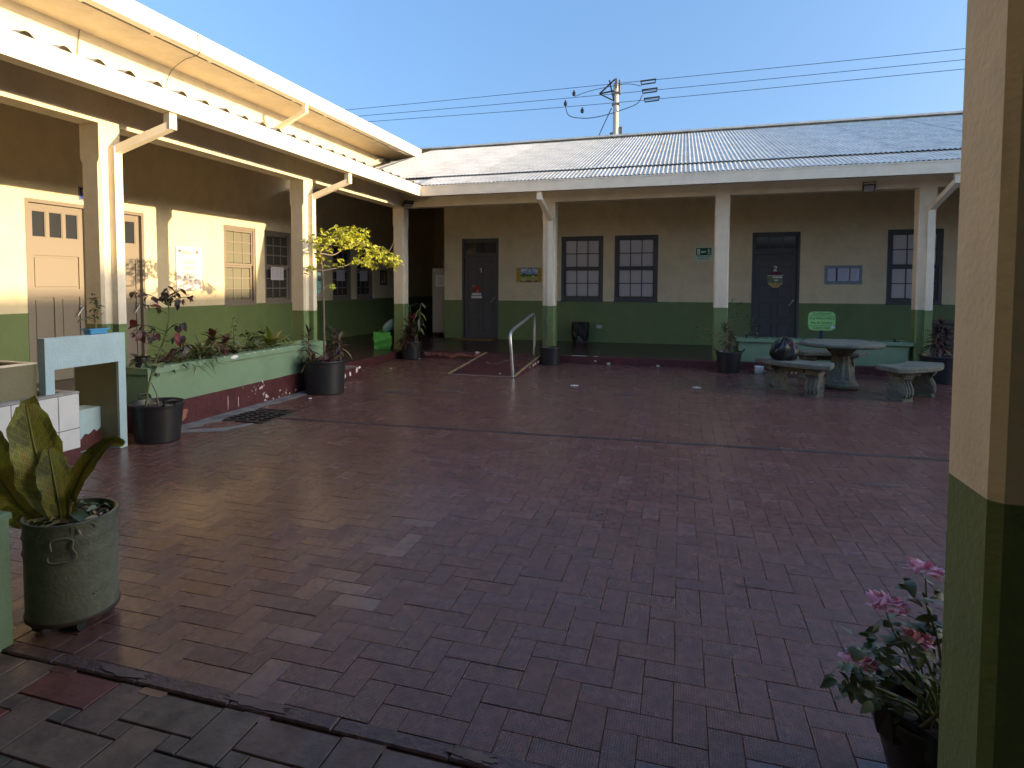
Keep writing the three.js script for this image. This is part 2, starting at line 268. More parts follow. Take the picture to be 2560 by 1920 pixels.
// near walkway: clay pavers in a basket weave, with small squares between
const pave = structure('near_walkway', 'clay paver walkway under the near roof');
{
  put('walk_bed', box(-9, 18, -0.30, -0.008, -1.79, 2.6), M.joint, pave);
  const v = 0.0787, g = 0.0028, cx = -1.682, cz = -1.690, edge = -1.776;
  const tones = [[0.200, 0.140, 0.105], [0.165, 0.125, 0.095], [0.220, 0.145, 0.110], [0.180, 0.120, 0.095], [0.140, 0.112, 0.088], [0.235, 0.160, 0.12]].map(([r, gg, b], i) => std('clay_paver_' + 'abcdef'[i], lin(r, gg, b), { map: tintConcrete, bumpMap: bumpStucco, bumpScale: 0.0022, roughnessMap: roughMap, roughness: 0.9, specularIntensity: 0.6 }));
  const red = std('red_clay_paver', lin(0.24, 0.075, 0.055), { map: tintConcrete, bumpMap: bumpStucco, bumpScale: 0.002, roughness: 0.55 });
  const lay = (x0, x1, z0, z1, m) => { z0 = Math.max(z0, edge); if (z1 - z0 < 0.02) return; const o = bevelBox(x0 + g, x1 - g, -0.02, rnd(-0.002, 0.0015), z0 + g, z1 - g, 0.003); put('paver', o, m, pave); };
  for (let j = -3; j <= 8; j++) for (let i = -9; i <= 9; i++) {
    const x = cx + 3 * v * i, z = cz + 3 * v * j, flat = ((i + j) % 2 + 2) % 2 === 0; if (z > -0.75 || x < -3.4 || x > 0.6) continue;
    const m = (i === -2 && j === 0) || (i === -3 && j === 1) ? red : tones[Math.floor(rnd(6))];
    flat ? lay(x - 2 * v, x + 2 * v, z - v, z + v, m) : lay(x - v, x + v, z - 2 * v, z + 2 * v, m);
    lay(x + v, x + 2 * v, z + v, z + 2 * v, tones[rnd() < 0.5 ? 4 : Math.floor(rnd(6))]);
  }
  put('rear_paving', [box(-9, -3.5, -0.02, -0.001, -1.78, 2.6), box(0.75, 18, -0.02, -0.001, -1.78, 2.6), box(-3.5, 0.75, -0.02, -0.001, -0.62, 2.6)], tones[1], pave);
  const strip = []; for (let i = 0; i < 14; i++) { const x0 = -3.2 + i * 0.42; strip.push(bevelBox(x0, x0 + 0.417, -0.02, 0.007 + rnd(-0.003, 0.003), -1.845, -1.777, 0.006)); }
  put('edge_strip', [...strip, box(2.7, 18, -0.02, 0.006, -1.845, -1.777), box(-9, -3.2, -0.02, 0.006, -1.845, -1.777)], std('strip_paint', lin(0.135, 0.075, 0.068), { map: wornB, bumpMap: bumpStucco, bumpScale: 0.006, roughness: 0.55 }), pave);
  for (const [x, w] of [[-2.02, 0.30], [-1.42, 0.34], [-0.62, 0.22]]) put('worn_patch', onY(flake(w, 0.055, 0.0016, 30, 0.45), x, 0.0088, -1.810), M.worn_cement ?? std('worn_cement', lin(0.20, 0.135, 0.105), { map: tintConcrete, roughness: 0.7 }), pave);
}
// walkways of the left and the back wing, a step above the courtyard
{
  const w = structure('left_walkway', 'raised walkway with maroon kerb along the left wing');
  put('kerb', bevelBox(WALL_X - 0.1, CURB_X, -0.3, WALK - 0.004, -22, CURB_Z * 0 + 2.6, 0.012), M.maroon_paint, w);
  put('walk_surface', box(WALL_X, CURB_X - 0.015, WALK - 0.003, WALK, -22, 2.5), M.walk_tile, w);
  const b = structure('back_walkway', 'raised walkway with maroon kerb along the back wing');
  put('kerb', bevelBox(CURB_X + 0.002, 17.6, -0.3, WALK - 0.004, -15.2, CURB_Z, 0.012), M.maroon_paint, b);
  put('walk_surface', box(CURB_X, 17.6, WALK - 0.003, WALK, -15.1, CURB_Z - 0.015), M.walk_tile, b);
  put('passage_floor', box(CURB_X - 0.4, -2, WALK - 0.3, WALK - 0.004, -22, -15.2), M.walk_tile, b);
  for (let i = 0; i < 9; i++) put('bare_patch', onZ(flake(rnd(0.12, 0.24), rnd(0.07, 0.11), 0.006, 16, 0.6), -4.98 + i * 0.135, rnd(0.055, 0.085), CURB_Z - 0.001), M.bare_brick, b);
  for (const [x, y, s] of [[-5.02, 0.10, 0.07], [-1.55, 0.06, 0.06], [-1.3, 0.02, 0.09], [-0.4, 0.015, 0.07], [-3.9, 0.14, 0.12]]) put('pale_chip', onZ(flake(s, s * 0.5, 0.004), x, y, CURB_Z - 0.001), M.pale_chip, b);
  const worn = [[-2.0, 0.5], [-1.7, 0.12]]; for (const [x, l] of worn) put('worn_edge', box(x, x + l, WALK - 0.006, WALK + 0.001, CURB_Z - 0.035, CURB_Z + 0.001), M.pale_chip, b);
}
{
  const r = thing('ramp', 'maroon concrete ramp edged with yellow lines rising to the walkway', 'ramp');
  const x0 = -3.74, x1 = -2.56, z0 = -9.70, z1 = CURB_Z + 0.004, h = (z) => 0.004 + (WALK - 0.006) * (z - z0) / (z1 - z0);
  const P = [[x0, 0.0, z0], [x1, 0, z0], [x1, 0, z1], [x0, 0, z1], [x0, h(z0), z0], [x1, h(z0), z0], [x1, h(z1), z1], [x0, h(z1), z1]];
  put('slope', quads(P, [[4, 5, 6, 7], [0, 1, 5, 4], [1, 2, 6, 5], [3, 0, 4, 7]]), M.maroon_paint, r);
  const strip = (xa, xb, za, zb) => { const Q = [[xa, h(za) + 0.001, za], [xb, h(za) + 0.001, za], [xb, h(zb) + 0.001, zb], [xa, h(zb) + 0.001, zb], [xa, h(za) + 0.005, za], [xb, h(za) + 0.005, za], [xb, h(zb) + 0.005, zb], [xa, h(zb) + 0.005, zb]]; return quads(Q, [[4, 5, 6, 7], [0, 1, 5, 4], [1, 2, 6, 5], [3, 0, 4, 7]]); };
  put('edge_line', strip(x0, x0 + 0.05, z0, z1), M.yellow_line, r); put('edge_line', strip(x1 - 0.05, x1, z0, z1), M.yellow_line, r);
  put('foot_line', strip(x0, x1, z0, z0 - 0.05), M.pale_chip, r).material = std('foot_paint', lin(0.30, 0.22, 0.17), { map: tintConcrete, roughness: 0.8 });
  for (const [t, s] of [[0.62, 0.12], [0.7, 0.1], [0.5, 0.07], [0.8, 0.1], [0.88, 0.08]]) { const z = z0 + (z1 - z0) * t; put('chip', onX(flake(s, h(z) * 0.55, 0.004), x1, h(z) * 0.45, z), M.pale_chip, r); }
  for (let i = 0; i < 12; i++) { const z = z1 + rnd(0.05, 1.3), x = rnd(x0 + 0.1, x1 - 0.1); const g = onY(flake(rnd(0.05, 0.16), rnd(0.03, 0.07), 0.002, 12, 0.6), 0, 0, 0); g.rotateX(0.0668); g.translate(x, h(z) + 0.0005, z); put('scuff', g, std('ramp_scuff', lin(0.25, 0.19, 0.17), { roughness: 0.9 }), r); }
}
{
  const r = thing('handrail', 'bent galvanised steel handrail standing on the ramp', 'handrail');
  const a = V(-2.60, 0.01, -9.76), b = V(-2.68, 0.74, -9.80), c = V(-2.70, 0.93, -11.55), d = V(-2.70, 0.14, -11.72);
  put('rail', tube([a, V(-2.625, 0.35, -9.77), V(-2.65, 0.60, -9.785), V(-2.66, 0.70, -9.83), V(-2.665, 0.745, -9.97), V(-2.68, 0.85, -10.8), V(-2.695, 0.935, -11.5), V(-2.70, 0.93, -11.66), V(-2.70, 0.84, -11.72), V(-2.70, 0.5, -11.73), d], 0.027, 0.027, 12, 60), M.steel, r, true);
  put('base_plate', lathe([[0, 0], [0.05, 0], [0.05, 0.006], [0, 0.006]], 16).translate(-2.60, 0.008, -9.76), M.steel, r);
}
{
  const s = thing('step_block', 'small maroon step with chipped white paint below the left walkway', 'step');
  put('block', bevelBox(CURB_X + 0.003, -4.98, 0, 0.172, -9.10, -8.42, 0.015), M.maroon_paint, s);
  put('worn_top', box(CURB_X + 0.02, -5.02, 0.172, 0.175, -9.06, -8.46), std('worn_step', lin(0.22, 0.17, 0.14), { map: wornB, roughness: 0.8 }), s);
  for (const [z, y, w, h] of [[-8.55, 0.085, 0.07, 0.09], [-8.72, 0.09, 0.06, 0.09], [-8.93, 0.12, 0.06, 0.11], [-9.02, 0.155, 0.1, 0.04], [-8.5, 0.02, 0.08, 0.03]]) put('paint_chip', onX(flake(w, h, 0.003, 12, 0.3), -4.98, y, z), M.white_paint, s);
}
// ---------------------------------------------------------------- the buildings
const font = await new FontLoader().loadAsync('fonts/droid/droid_sans_bold.typeface.json');
const hand = await new FontLoader().loadAsync('fonts/droid/droid_sans_regular.typeface.json');
const words = (s, size, depth = 0.004, f = font) => { const g = new TextGeometry(s, { font: f, size, depth, curveSegments: 3, bevelEnabled: false }); g.computeBoundingBox(); g.translate(-(g.boundingBox.max.x + g.boundingBox.min.x) / 2, 0, 0); return g; };
// wall cut by openings [u0, u1, y0, y1], as boxes between their edges; local frame: u to the right, y up, face at z = 0
function wallBoxes(u0, u1, y0, y1, openings, t = 0.2) {
  const cuts = [...new Set([u0, u1, ...openings.flatMap((o) => [o[0], o[1]])])].filter((u) => u >= u0 && u <= u1).sort((a, b) => a - b), out = [];
  for (let i = 0; i + 1 < cuts.length; i++) {
    const a = cuts[i], b = cuts[i + 1], mid = (a + b) / 2; let ys = [[y0, y1]];
    for (const o of openings) if (o[0] < mid && o[1] > mid) ys = ys.flatMap(([p, q]) => [[p, Math.min(q, o[2])], [Math.max(p, o[3]), q]].filter(([m, n]) => n - m > 1e-4));
    for (const [p, q] of ys) out.push(box(a, b, p, q, -t, 0));
  }
  return out;
}
function sashWindow(parent, u, y, w, h, frameMat, paneMat, rows = 2) {
  const o = sub('window', parent, [u, y, 0]), f = 0.062, mid = h * 0.5, z0 = -0.10, z1 = -0.018;
  put('frame', [box(0, f, 0, h, z0, z1), box(w - f, w, 0, h, z0, z1), box(f, w - f, h - f, h, z0, z1), box(f, w - f, 0, f, z0, z1)], frameMat, o);
  put('sill', box(-0.01, w + 0.01, -0.028, 0.004, -0.09, 0.012), frameMat, o);
  for (const [ya, yb, zf] of [[f, mid, -0.060], [mid, h - f, -0.032]]) {
    const s = 0.042, a = f, b = w - f, z2 = zf - 0.03;
    put('sash', [box(a, a + s, ya, yb, z2, zf), box(b - s, b, ya, yb, z2, zf), box(a + s, b - s, ya, ya + s, z2, zf), box(a + s, b - s, yb - s, yb, z2, zf)], frameMat, o);
    const iw = (b - a - 2 * s) / 3, ih = (yb - ya - 2 * s) / rows, m = 0.011;
    put('glazing_bar', [...[1, 2].map((k) => box(a + s + iw * k - m, a + s + iw * k + m, ya + s, yb - s, z2 + 0.004, zf - 0.005)), ...Array.from({ length: rows - 1 }, (_, r) => box(a + s, b - s, ya + s + ih * (r + 1) - m, ya + s + ih * (r + 1) + m, z2 + 0.003, zf - 0.004))], frameMat, o);
    for (let i = 0; i < 3; i++) for (let j = 0; j < rows; j++) { const p = put('pane', box(a + s + iw * i + m, a + s + iw * (i + 1) - m, ya + s + ih * j + m, ya + s + ih * (j + 1) - m, z2 + 0.010, z2 + 0.014), paneMat, o); p.rotation.set(0, 0, 0); p.position.z = rnd(-0.0015, 0.0015); }
  }
  return o;
}
function panelled(o, a, b, y0, y1, z, mat) {                 // a raised-and-fielded door panel in a shallow sinking
  put('panel', [box(a, b, y0, y1, z - 0.030, z - 0.019), rbox(a + 0.03, b - 0.03, y0 + 0.03, y1 - 0.03, z - 0.03, z - 0.006, 0.006, 1)], mat, o);
}
function door(parent, u, w, h, kind, mat, number) {
  const o = sub('door', parent, [u, WALK, 0]), f = 0.05, z = -0.05;
  put('frame', [box(0, f, 0, h, -0.16, 0.006), box(w - f, w, 0, h, -0.16, 0.006), box(f, w - f, h - f, h, -0.16, 0.006)], mat, o);
  const a = f + 0.004, b = w - f - 0.004, st = 0.095;
  const holes = [], solids = (y0, y1) => box(a, b, y0, y1, z - 0.04, z);
  if (kind === 'glazed') {                                   // lights in the door, a wide panel and two tall ones below
    const L = [1.98, 2.34], iw = (b - a - 2 * 0.07 - 2 * 0.045) / 3;
    for (let k = 0; k < 3; k++) { const x = a + 0.07 + k * (iw + 0.045); holes.push([x, x + iw, L[0], L[1]]); put('pane', box(x, x + iw, L[0], L[1], z - 0.026, z - 0.021), M.dark_pane, o); put('bead', [box(x, x + 0.012, L[0], L[1], z - 0.02, z - 0.006), box(x + iw - 0.012, x + iw, L[0], L[1], z - 0.02, z - 0.006), box(x + 0.012, x + iw - 0.012, L[1] - 0.012, L[1], z - 0.02, z - 0.006), box(x + 0.012, x + iw - 0.012, L[0], L[0] + 0.012, z - 0.02, z - 0.006)], mat, o); }
    const P = [[a + 0.07, b - 0.07, 1.28, 1.74], [a + 0.07, (a + b) / 2 - 0.05, 0.20, 1.17], [(a + b) / 2 + 0.05, b - 0.07, 0.20, 1.17]];
    for (const p of P) { holes.push(p); panelled(o, ...p, z, mat); }
    put('leaf', wallBoxes(a, b, 0.01, h - f - 0.004, holes, 0.04).map((g) => g.translate(0, 0, z)), mat, o);
  } else {                                                   // a fanlight of three panes over a ten-panel door
    const T = [h - f - 0.36, h - f], iw = (b - a - 0.12) / 3;
    put('transom_bar', box(f, w - f, T[0] - 0.06, T[0] - 0.005, -0.12, -0.004), mat, o);
    const th = []; for (let k = 0; k < 3; k++) { const x = a + 0.03 + k * (iw + 0.03); th.push([x, x + iw, T[0] + 0.06, T[1] - 0.05]); put('pane', box(x, x + iw, T[0] + 0.06, T[1] - 0.05, z - 0.024, z - 0.019), M.dark_pane, o); }
    put('fanlight', wallBoxes(a, b, T[0], T[1], th, 0.04).map((g) => g.translate(0, 0, z)), mat, o);
    const top = T[0] - 0.065, rows = [[0.16, 0.52], [0.60, 0.98], [1.06, 1.38], [1.46, 1.78], [1.84, 1.97]];
    for (const [p, q] of rows) for (const [s, e] of [[a + st, (a + b) / 2 - 0.04], [(a + b) / 2 + 0.04, b - st]]) { if (q > top - 0.05) continue; holes.push([s, e, p, q]); panelled(o, s, e, p, q, z, mat); }
    put('leaf', wallBoxes(a, b, 0.01, top, holes, 0.04).map((g) => g.translate(0, 0, z)), mat, o);
  }
  put('handle', [new THREE.CylinderGeometry(0.022, 0.022, 0.012, 14).rotateX(Math.PI / 2).translate(b - 0.06, 1.02, z + 0.006), tube([[b - 0.06, 1.02, z + 0.01], [b - 0.06, 1.02, z + 0.045], [b - 0.085, 0.99, z + 0.05], [b - 0.15, 0.90, z + 0.05]], 0.010, 0.008, 7).toNonIndexed()], M.steel, o);
  if (number) put('number', words(number, 0.115).translate((a + b) / 2, 1.655, z + 0.004), M.white_paint, o);
  return o;
}
function column(parent, x, z, top, base = WALK, paint = 1.10, s = 0.245, c = 0.026, stop = 2.70) {
  const o = sub('column', parent, [x, 0, z]), h = s / 2, ch = [[-h + c, -h], [h - c, -h], [h, -h + c], [h, h - c], [h - c, h], [-h + c, h], [-h, h - c], [-h, -h + c]];
  put('painted_foot', prism(ch, base, paint), M.green_dado, o);
  put('shaft', prism(ch, paint, stop), M.cream_column, o);
  const a = ch.map(([u, w]) => [u, stop, w]), q = [[-h, -h], [h, -h], [h, h], [-h, h]].map(([u, w]) => [u, stop + 0.05, w]);
  put('chamfer_stop', quads([...a, ...q], [[0, 8, 9, 1], [2, 9, 10, 3], [4, 10, 11, 5], [6, 11, 8, 7], [1, 9, 2], [3, 10, 4], [5, 11, 6], [7, 8, 0]]), M.cream_column, o);
  put('head', box(-h, h, stop + 0.05, top, -h, h), M.cream_column, o);
  return o;
}
// swan-necked rainwater pipe; local frame: wall or column face at z = 0, gutter outlet in front of it
function downpipe(parent, [x, y, z], turn, out, topY, neckY, colY, bottom, green, shift = 0) {
  const o = sub('downpipe', parent, [x, y, z], turn), w = 0.095, d = 0.075;
  put('outlet', box(shift - w / 2, shift + w / 2, neckY, topY, out - d / 2, out + d / 2), M.cream_trim, o);
  put('neck', bar([shift, neckY + 0.03, out], [0, colY, d / 2], w * 0.98, d), M.cream_trim, o);
  put('shaft', box(-w / 2, w / 2, green ? PAINT - 0.02 : bottom, colY + 0.03, 0.001, d), M.cream_trim, o);
  if (green) put('painted_foot', box(-w / 2, w / 2, bottom, PAINT - 0.02, 0.001, d), M.green_dado, o);
  return o;
}
const gutterX = (z0, z1, x, b, t) => [box(x - 0.012, x, b, t, z0, z1), box(x - 0.13, x - 0.012, b, b + 0.012, z0, z1), box(x - 0.142, x - 0.13, b, t - 0.02, z0, z1), box(x - 0.004, x + 0.007, t - 0.02, t + 0.004, z0, z1)];
const gutterZ = (x0, x1, z, b, t) => [box(x0, x1, b, t, z - 0.012, z), box(x0, x1, b, b + 0.012, z - 0.13, z - 0.012), box(x0, x1, b, t - 0.02, z - 0.142, z - 0.13), box(x0, x1, t - 0.02, t + 0.004, z - 0.004, z + 0.007)];

// ---- left wing: local frame of its facade turns +z to face the courtyard, u = -z
const LW = thing('left_wing', 'cream and green school wing on the left in low sunlight', 'building');
{
  const doors = [[6.05, 6.97], [7.03, 7.95]], wins = [[9.77, 10.70], [10.98, 11.91], [13.60, 14.52], [14.80, 15.72]];
  const holes = [...doors.map(([a, b]) => [a, b, WALK, 2.635]), ...wins.map(([a, b]) => [a, b, 1.113, 2.625])];
  const turn = (gs) => gs.map((g) => g.rotateY(Math.PI / 2).translate(WALL_X, 0, 0));
  put('upper_wall', turn(wallBoxes(-2.6, 21.5, PAINT, 5.6, holes)), M.cream_wall, LW);
  put('green_dado', turn(wallBoxes(-2.6, 21.5, WALK - 0.1, PAINT, holes)), M.green_dado, LW);
  put('backing_wall', box(WALL_X - 4.5, WALL_X - 0.55, 0, 5.6, -16.9, 2.6), M.cream_wall, LW);
  for (const [a, b] of doors) { const d = door(new THREE.Group(), 0, b - a, 2.485, 'glazed', M.brown_frame); d.position.set(WALL_X, WALK, -a); d.rotation.y = Math.PI / 2; LW.add(d); }
  wins.forEach(([a, b], i) => { const t = new THREE.Group(), wn = sashWindow(t, 0, 0, b - a, 1.512, M.brown_frame, i ? M.glass_painted_shaded ?? std('glass_painted_shaded', lin(0.06, 0.058, 0.055), { roughness: 0.1 }) : M.glass_painted_lit ?? std('glass_painted_lit', lin(0.20, 0.20, 0.15), { roughness: 0.18 }), 3); wn.position.set(WALL_X, 1.113, -a); wn.rotation.y = Math.PI / 2; LW.add(wn); });  // sunlight and shade put into the pane colour: first window lighter, the rest darker
  // upper eaves: soffit, box gutter, roof
  put('soffit', box(WALL_X, -7.42, 5.11, 5.135, -16.84, 2.6), M.soffit_board, LW);
  put('eaves_gutter', gutterX(-16.74, 2.6, -7.20, 5.10, 5.36), M.cream_trim, LW);
  put('eaves_board', box(-7.36, -7.345, 5.14, 5.30, -16.7, 2.6), M.timber_dark, LW);
  for (let i = 0; i < 16; i++) put('rafter_end', box(-7.40, -7.345, 5.105, 5.15, -16.6 + i * 1.15, -16.54 + i * 1.15), M.cream_trim, LW);
  put('upper_roof', quads([[-7.24, 5.37, 2.6], [-7.24, 5.37, -16.84], [-12.5, 6.9, -16.84], [-12.5, 6.9, 2.6], [-7.24, 5.35, 2.6], [-7.24, 5.35, -16.84], [-12.5, 6.88, -16.84], [-12.5, 6.88, 2.6]], [[0, 1, 2, 3], [7, 6, 5, 4], [0, 4, 5, 1], [1, 5, 6, 2]]), M.zinc_sheet, LW);
  put('gable_wall', quads([[WALL_X, 3, -16.86], [-12.7, 3, -16.86], [-12.7, 6.85, -16.86], [WALL_X, 5.6, -16.86]], [[0, 1, 2, 3]]), M.cream_wall, LW);
  // veranda roof of large-wave sheets
  const wave = (z0, z1) => { const n = 60, P = [], Q = [], m = 4; for (let i = 0; i <= n; i++) { const z = z0 + (z1 - z0) * i / n, dy = 0.050 * Math.cos((z + 3.65) / 0.318 * 2 * Math.PI); for (let j = 0; j <= m; j++) { const x = -4.878 - (3.37) * j / m; P.push([x, 3.408 + dy + 0.18 * (-4.878 - x), z]); } } for (let i = 0; i < n; i++) for (let j = 0; j < m; j++) { const a = i * (m + 1) + j; Q.push([a, a + 1, a + m + 2, a + m + 1]); } const g = quads(P, Q), u = g.clone(); u.translate(0, -0.007, 0); return merge([g, u]); };
  for (let i = 0; i < 14; i++) put('roof_sheet', wave(-12.0 + i * 0.955, -12.0 + (i + 1) * 0.955 + 0.03), M.fibre_sheet, LW).position.y = i % 2 ? 0.003 : 0;
  { const top = []; for (let i = 0; i <= 320; i++) { const z = -11.9 + i * 10.7 / 320; top.push(new THREE.Vector2(-z, 3.433 + 0.050 * Math.cos((z + 3.65) / 0.318 * 2 * Math.PI) - 0.007)); } const s = new THREE.Shape([new THREE.Vector2(11.9, 3.23), ...top, new THREE.Vector2(1.2, 3.23)]), g = new THREE.ExtrudeGeometry(s, { depth: 0.02, bevelEnabled: false }); g.rotateY(Math.PI / 2); g.translate(-5.02, 0, 0); put('added_eaves_stop', g, M.cream_trim, LW); }  // wavy plate added to stop sun leaking between the sheets and the gutter
  put('gutter', gutterX(GUT_Z - 0.142, -1.2, GUT_X, GUT_B, GUT_T), M.cream_trim, LW);
  put('beam', box(CURB_X - 0.245, CURB_X - 0.012, 3.09, 3.47, -11.9, 1), M.cream_column, LW);
  put('wall_plate', box(WALL_X, WALL_X + 0.05, 3.85, 3.98, -16.6, 2.6), M.cream_trim, LW);
  for (let i = 0; i < 12; i++) put('rafter', bar([-5.76, 3.46, -12.3 + i * 0.95], [WALL_X, 3.95, -12.3 + i * 0.95], 0.06, 0.07), M.cream_trim, LW);
  for (const z of [-1.37, -4.925, -8.425]) column(LW, CURB_X - 0.13, z, 3.09);
  downpipe(LW, [CURB_X - 0.006, 0, -4.955], Math.PI / 2, 0.58, GUT_B, 3.05, 2.84, WALK, true, 0.16);
  downpipe(LW, [CURB_X - 0.006, 0, -8.46], Math.PI / 2, 0.58, GUT_B, 3.05, 2.84, WALK, true, 0.16);
  downpipe(LW, [WALL_X, 0, -11.15], Math.PI / 2, 0.96, 5.10, 4.93, 4.62, 3.9, false, -0.1);
  put('loose_cable', tube([[-7.19, 5.34, -8.05], [-7.19, 5.1, -8.1], [-7.6, 5.05, -8.2], [-8.2, 4.95, -8.5], [-8.2, 4.5, -8.42], [-8.2, 3.9, -8.5]], 0.006, 0.006, 5, 30), M.wire, LW);
  put('loose_cable', tube([[-8.21, 5.1, -6.9], [-8.21, 4.6, -6.85], [-8.21, 3.9, -6.9]], 0.006, 0.006, 5, 12), M.wire, LW);
}
// ---- back wing
const BW = thing('back_wing', 'cream and green classroom wing across the courtyard under a zinc roof', 'building');
const roofY = (z) => 3.43 + 0.32 * (-11.25 - z);
{
  const X0 = -5.77, X1 = 17.5, doors = [[-5.295, -4.337, '1'], [1.454, 2.408, '2'], [8.2, 9.15, null], [14.6, 15.5, null]], wins = [[-2.772, -1.777], [-1.516, -0.535], [4.041, 5.03], [5.30, 6.29], [10.4, 11.4], [11.7, 12.7]];
  const holes = [...doors.map(([a, b]) => [a, b, WALK, 2.652]), ...wins.map(([a, b]) => [a, b, PAINT + 0.012, 2.652])];
  const at = (gs) => gs.map((g) => g.translate(0, 0, WALL_Z));
  put('upper_wall', at(wallBoxes(X0, X1, PAINT, 4.45, holes)), M.cream_wall, BW);
  put('green_dado', at(wallBoxes(X0, X1, WALK - 0.1, PAINT, holes)), M.green_dado, BW);
  put('end_wall', box(X0, X0 + 0.2, PAINT, 4.6, -21.8, WALL_Z - 0.2), M.cream_wall, BW);
  put('end_dado', box(X0, X0 + 0.2, 0, PAINT, -21.8, WALL_Z - 0.2), M.green_dado, BW);
  put('backing_wall', box(X0 + 0.2, X1, 0, 4.5, -21.8, WALL_Z - 0.6), M.cream_wall, BW);
  put('passage_wall', box(WALL_X, X0 + 0.2, 0, 4.6, -20.4, -20.2), M.cream_wall, BW);
  const place = (o, u, y) => { o.position.set(u, y, WALL_Z); BW.add(o); };
  doors.forEach(([a, b, n]) => { const t = new THREE.Group(), d = door(t, 0, b - a, 2.50, 'fanlight', M.dark_frame, n); place(d, a, WALK); });
  wins.forEach(([a, b]) => { const t = new THREE.Group(), w = sashWindow(t, 0, 0, b - a, 1.525, M.dark_frame, M.frosted_pane); place(w, a, PAINT + 0.012); });
  { const t = new THREE.Group(), d = door(t, 0, 0.9, 2.4, 'fanlight', M.dark_frame); d.position.set(-7.75, WALK, -20.2); BW.add(d); }
  { const t = new THREE.Group(), w = sashWindow(t, 0, 0, 0.75, 1.2, M.dark_frame, M.dark_pane); w.position.set(-6.62, 1.3, -20.2); BW.add(w); }
  // corrugated zinc roof: one sheet after another
  const pitch = 0.076, zBreak = -12.15, ridgeZ = -18.3;
  const sheet = (ya, yb, za, zb, waves = 11) => { const n = waves * 8, W = waves * pitch + 0.03, P = [], Q = [], m = 3; for (let i = 0; i <= n; i++) { const x = W * i / n, dy = 0.0095 * Math.cos(x / pitch * 2 * Math.PI); for (let j = 0; j <= m; j++) P.push([x, ya + (yb - ya) * j / m + dy, za + (zb - za) * j / m]); } for (let i = 0; i < n; i++) for (let j = 0; j < m; j++) { const a = i * (m + 1) + j; Q.push([a, a + 1, a + m + 2, a + m + 1].reverse()); } const g = quads(P, Q); return g; };
  const geoA = uvMetresKeep(sheet(roofY(zBreak - 0.0) + 0.006, roofY(ridgeZ), zBreak + 0.06, ridgeZ)), geoB = uvMetresKeep(sheet(3.425, roofY(zBreak) + 0.001, -11.31, zBreak - 0.02));
  const tints = [0, 1, 2].map((i) => std('zinc_' + 'abc'[i], lin(0.80 - 0.05 * i, 0.76 - 0.045 * i, 0.67 - 0.045 * i), { map: tintMetal, roughness: 0.65 + 0.05 * i, specularIntensity: 0.5 }));
  const step = 11 * pitch;
  for (let i = 0; i < 34; i++) { const x = -9.1 + i * step, m = tints[Math.floor(rnd(3))]; if (x > -8.2) { const o = put('roof_sheet', geoA, m, BW, true); o.position.set(x, i % 2 ? 0.003 : 0, 0); if (x < -7.9) o.position.x = -8.15; } if (x > -5.2) { const o = put('eaves_sheet', geoB, m, BW, true); o.position.set(x, i % 2 ? 0.002 : 0, 0); } }
  // left of the eaves sheets the roof runs down into the corner
  { const o = put('valley_sheet', uvMetresKeep(sheet(3.47, roofY(zBreak) + 0.004, -11.5, zBreak - 0.1, 44)), tints[0], BW, true); o.position.set(-8.15, 0.0, 0); }
  put('valley_flashing', bar([WALL_X + 0.03, roofY(-11.9) + 0.05, -11.9], [WALL_X + 0.03, roofY(-16.8) + 0.05, -16.8], 0.10, 0.03), M.cream_trim, BW);
  put('ridge_cap', box(-8.2, 20, roofY(ridgeZ) + 0.01, roofY(ridgeZ) + 0.055, ridgeZ - 0.1, ridgeZ + 0.18), tints[1], BW);
  put('rear_slope', quads([[-8.2, roofY(ridgeZ), ridgeZ], [20, roofY(ridgeZ), ridgeZ], [20, 3.4, -25.3], [-8.2, 3.4, -25.3]], [[0, 1, 2, 3]]), tints[0], BW);
  put('repair_strap', bar([-7.3, roofY(-16.6) + 0.03, -16.6], [-7.0, roofY(-12.4) + 0.035, -12.4], 0.05, 0.012), std('tar', lin(0.09, 0.10, 0.105), { roughness: 0.7 }), BW);
  put('ceiling_board', quads([[X0 - 2.4, roofY(-12.2) - 0.12, -12.2], [19.5, roofY(-12.2) - 0.12, -12.2], [19.5, roofY(-20.6) * 0 + 4.5, -14.87], [X0 - 2.4, 4.5, -14.87]], [[0, 1, 2, 3]]), M.ceiling_board, BW);
  put('passage_ceiling', box(WALL_X, X0 + 0.1, 4.5, 4.55, -20.3, -14.8), M.timber_dark, BW);
  put('gutter', gutterZ(GUT_X + 0.008, 17.4, GUT_Z, GUT_B, GUT_T), M.cream_trim, BW);
  put('beam', box(CURB_X - 0.25, 17.5, 3.09, 3.42, CURB_Z - 0.262, CURB_Z - 0.030), M.cream_column, BW);
  for (let i = 0; i < 18; i++) put('rafter', bar([-5.0 + i * 1.28, 3.50, -12.15], [-5.0 + i * 1.28, roofY(-14.8) - 0.06, -14.8], 0.06, 0.08), M.timber_dark, BW);
  for (const x of [-5.642, -2.463, 0.665, 3.79, 6.92, 10.05, 13.2]) column(BW, x, CURB_Z - 0.152, 3.09);
  downpipe(BW, [-2.42, 0, CURB_Z - 0.03], 0, 0.58, GUT_B, 3.06, 2.74, WALK, true, -0.10);
  downpipe(BW, [3.82, 0, CURB_Z - 0.03], 0, 0.58, GUT_B, 3.06, 2.74, WALK, true, 0.16);
}
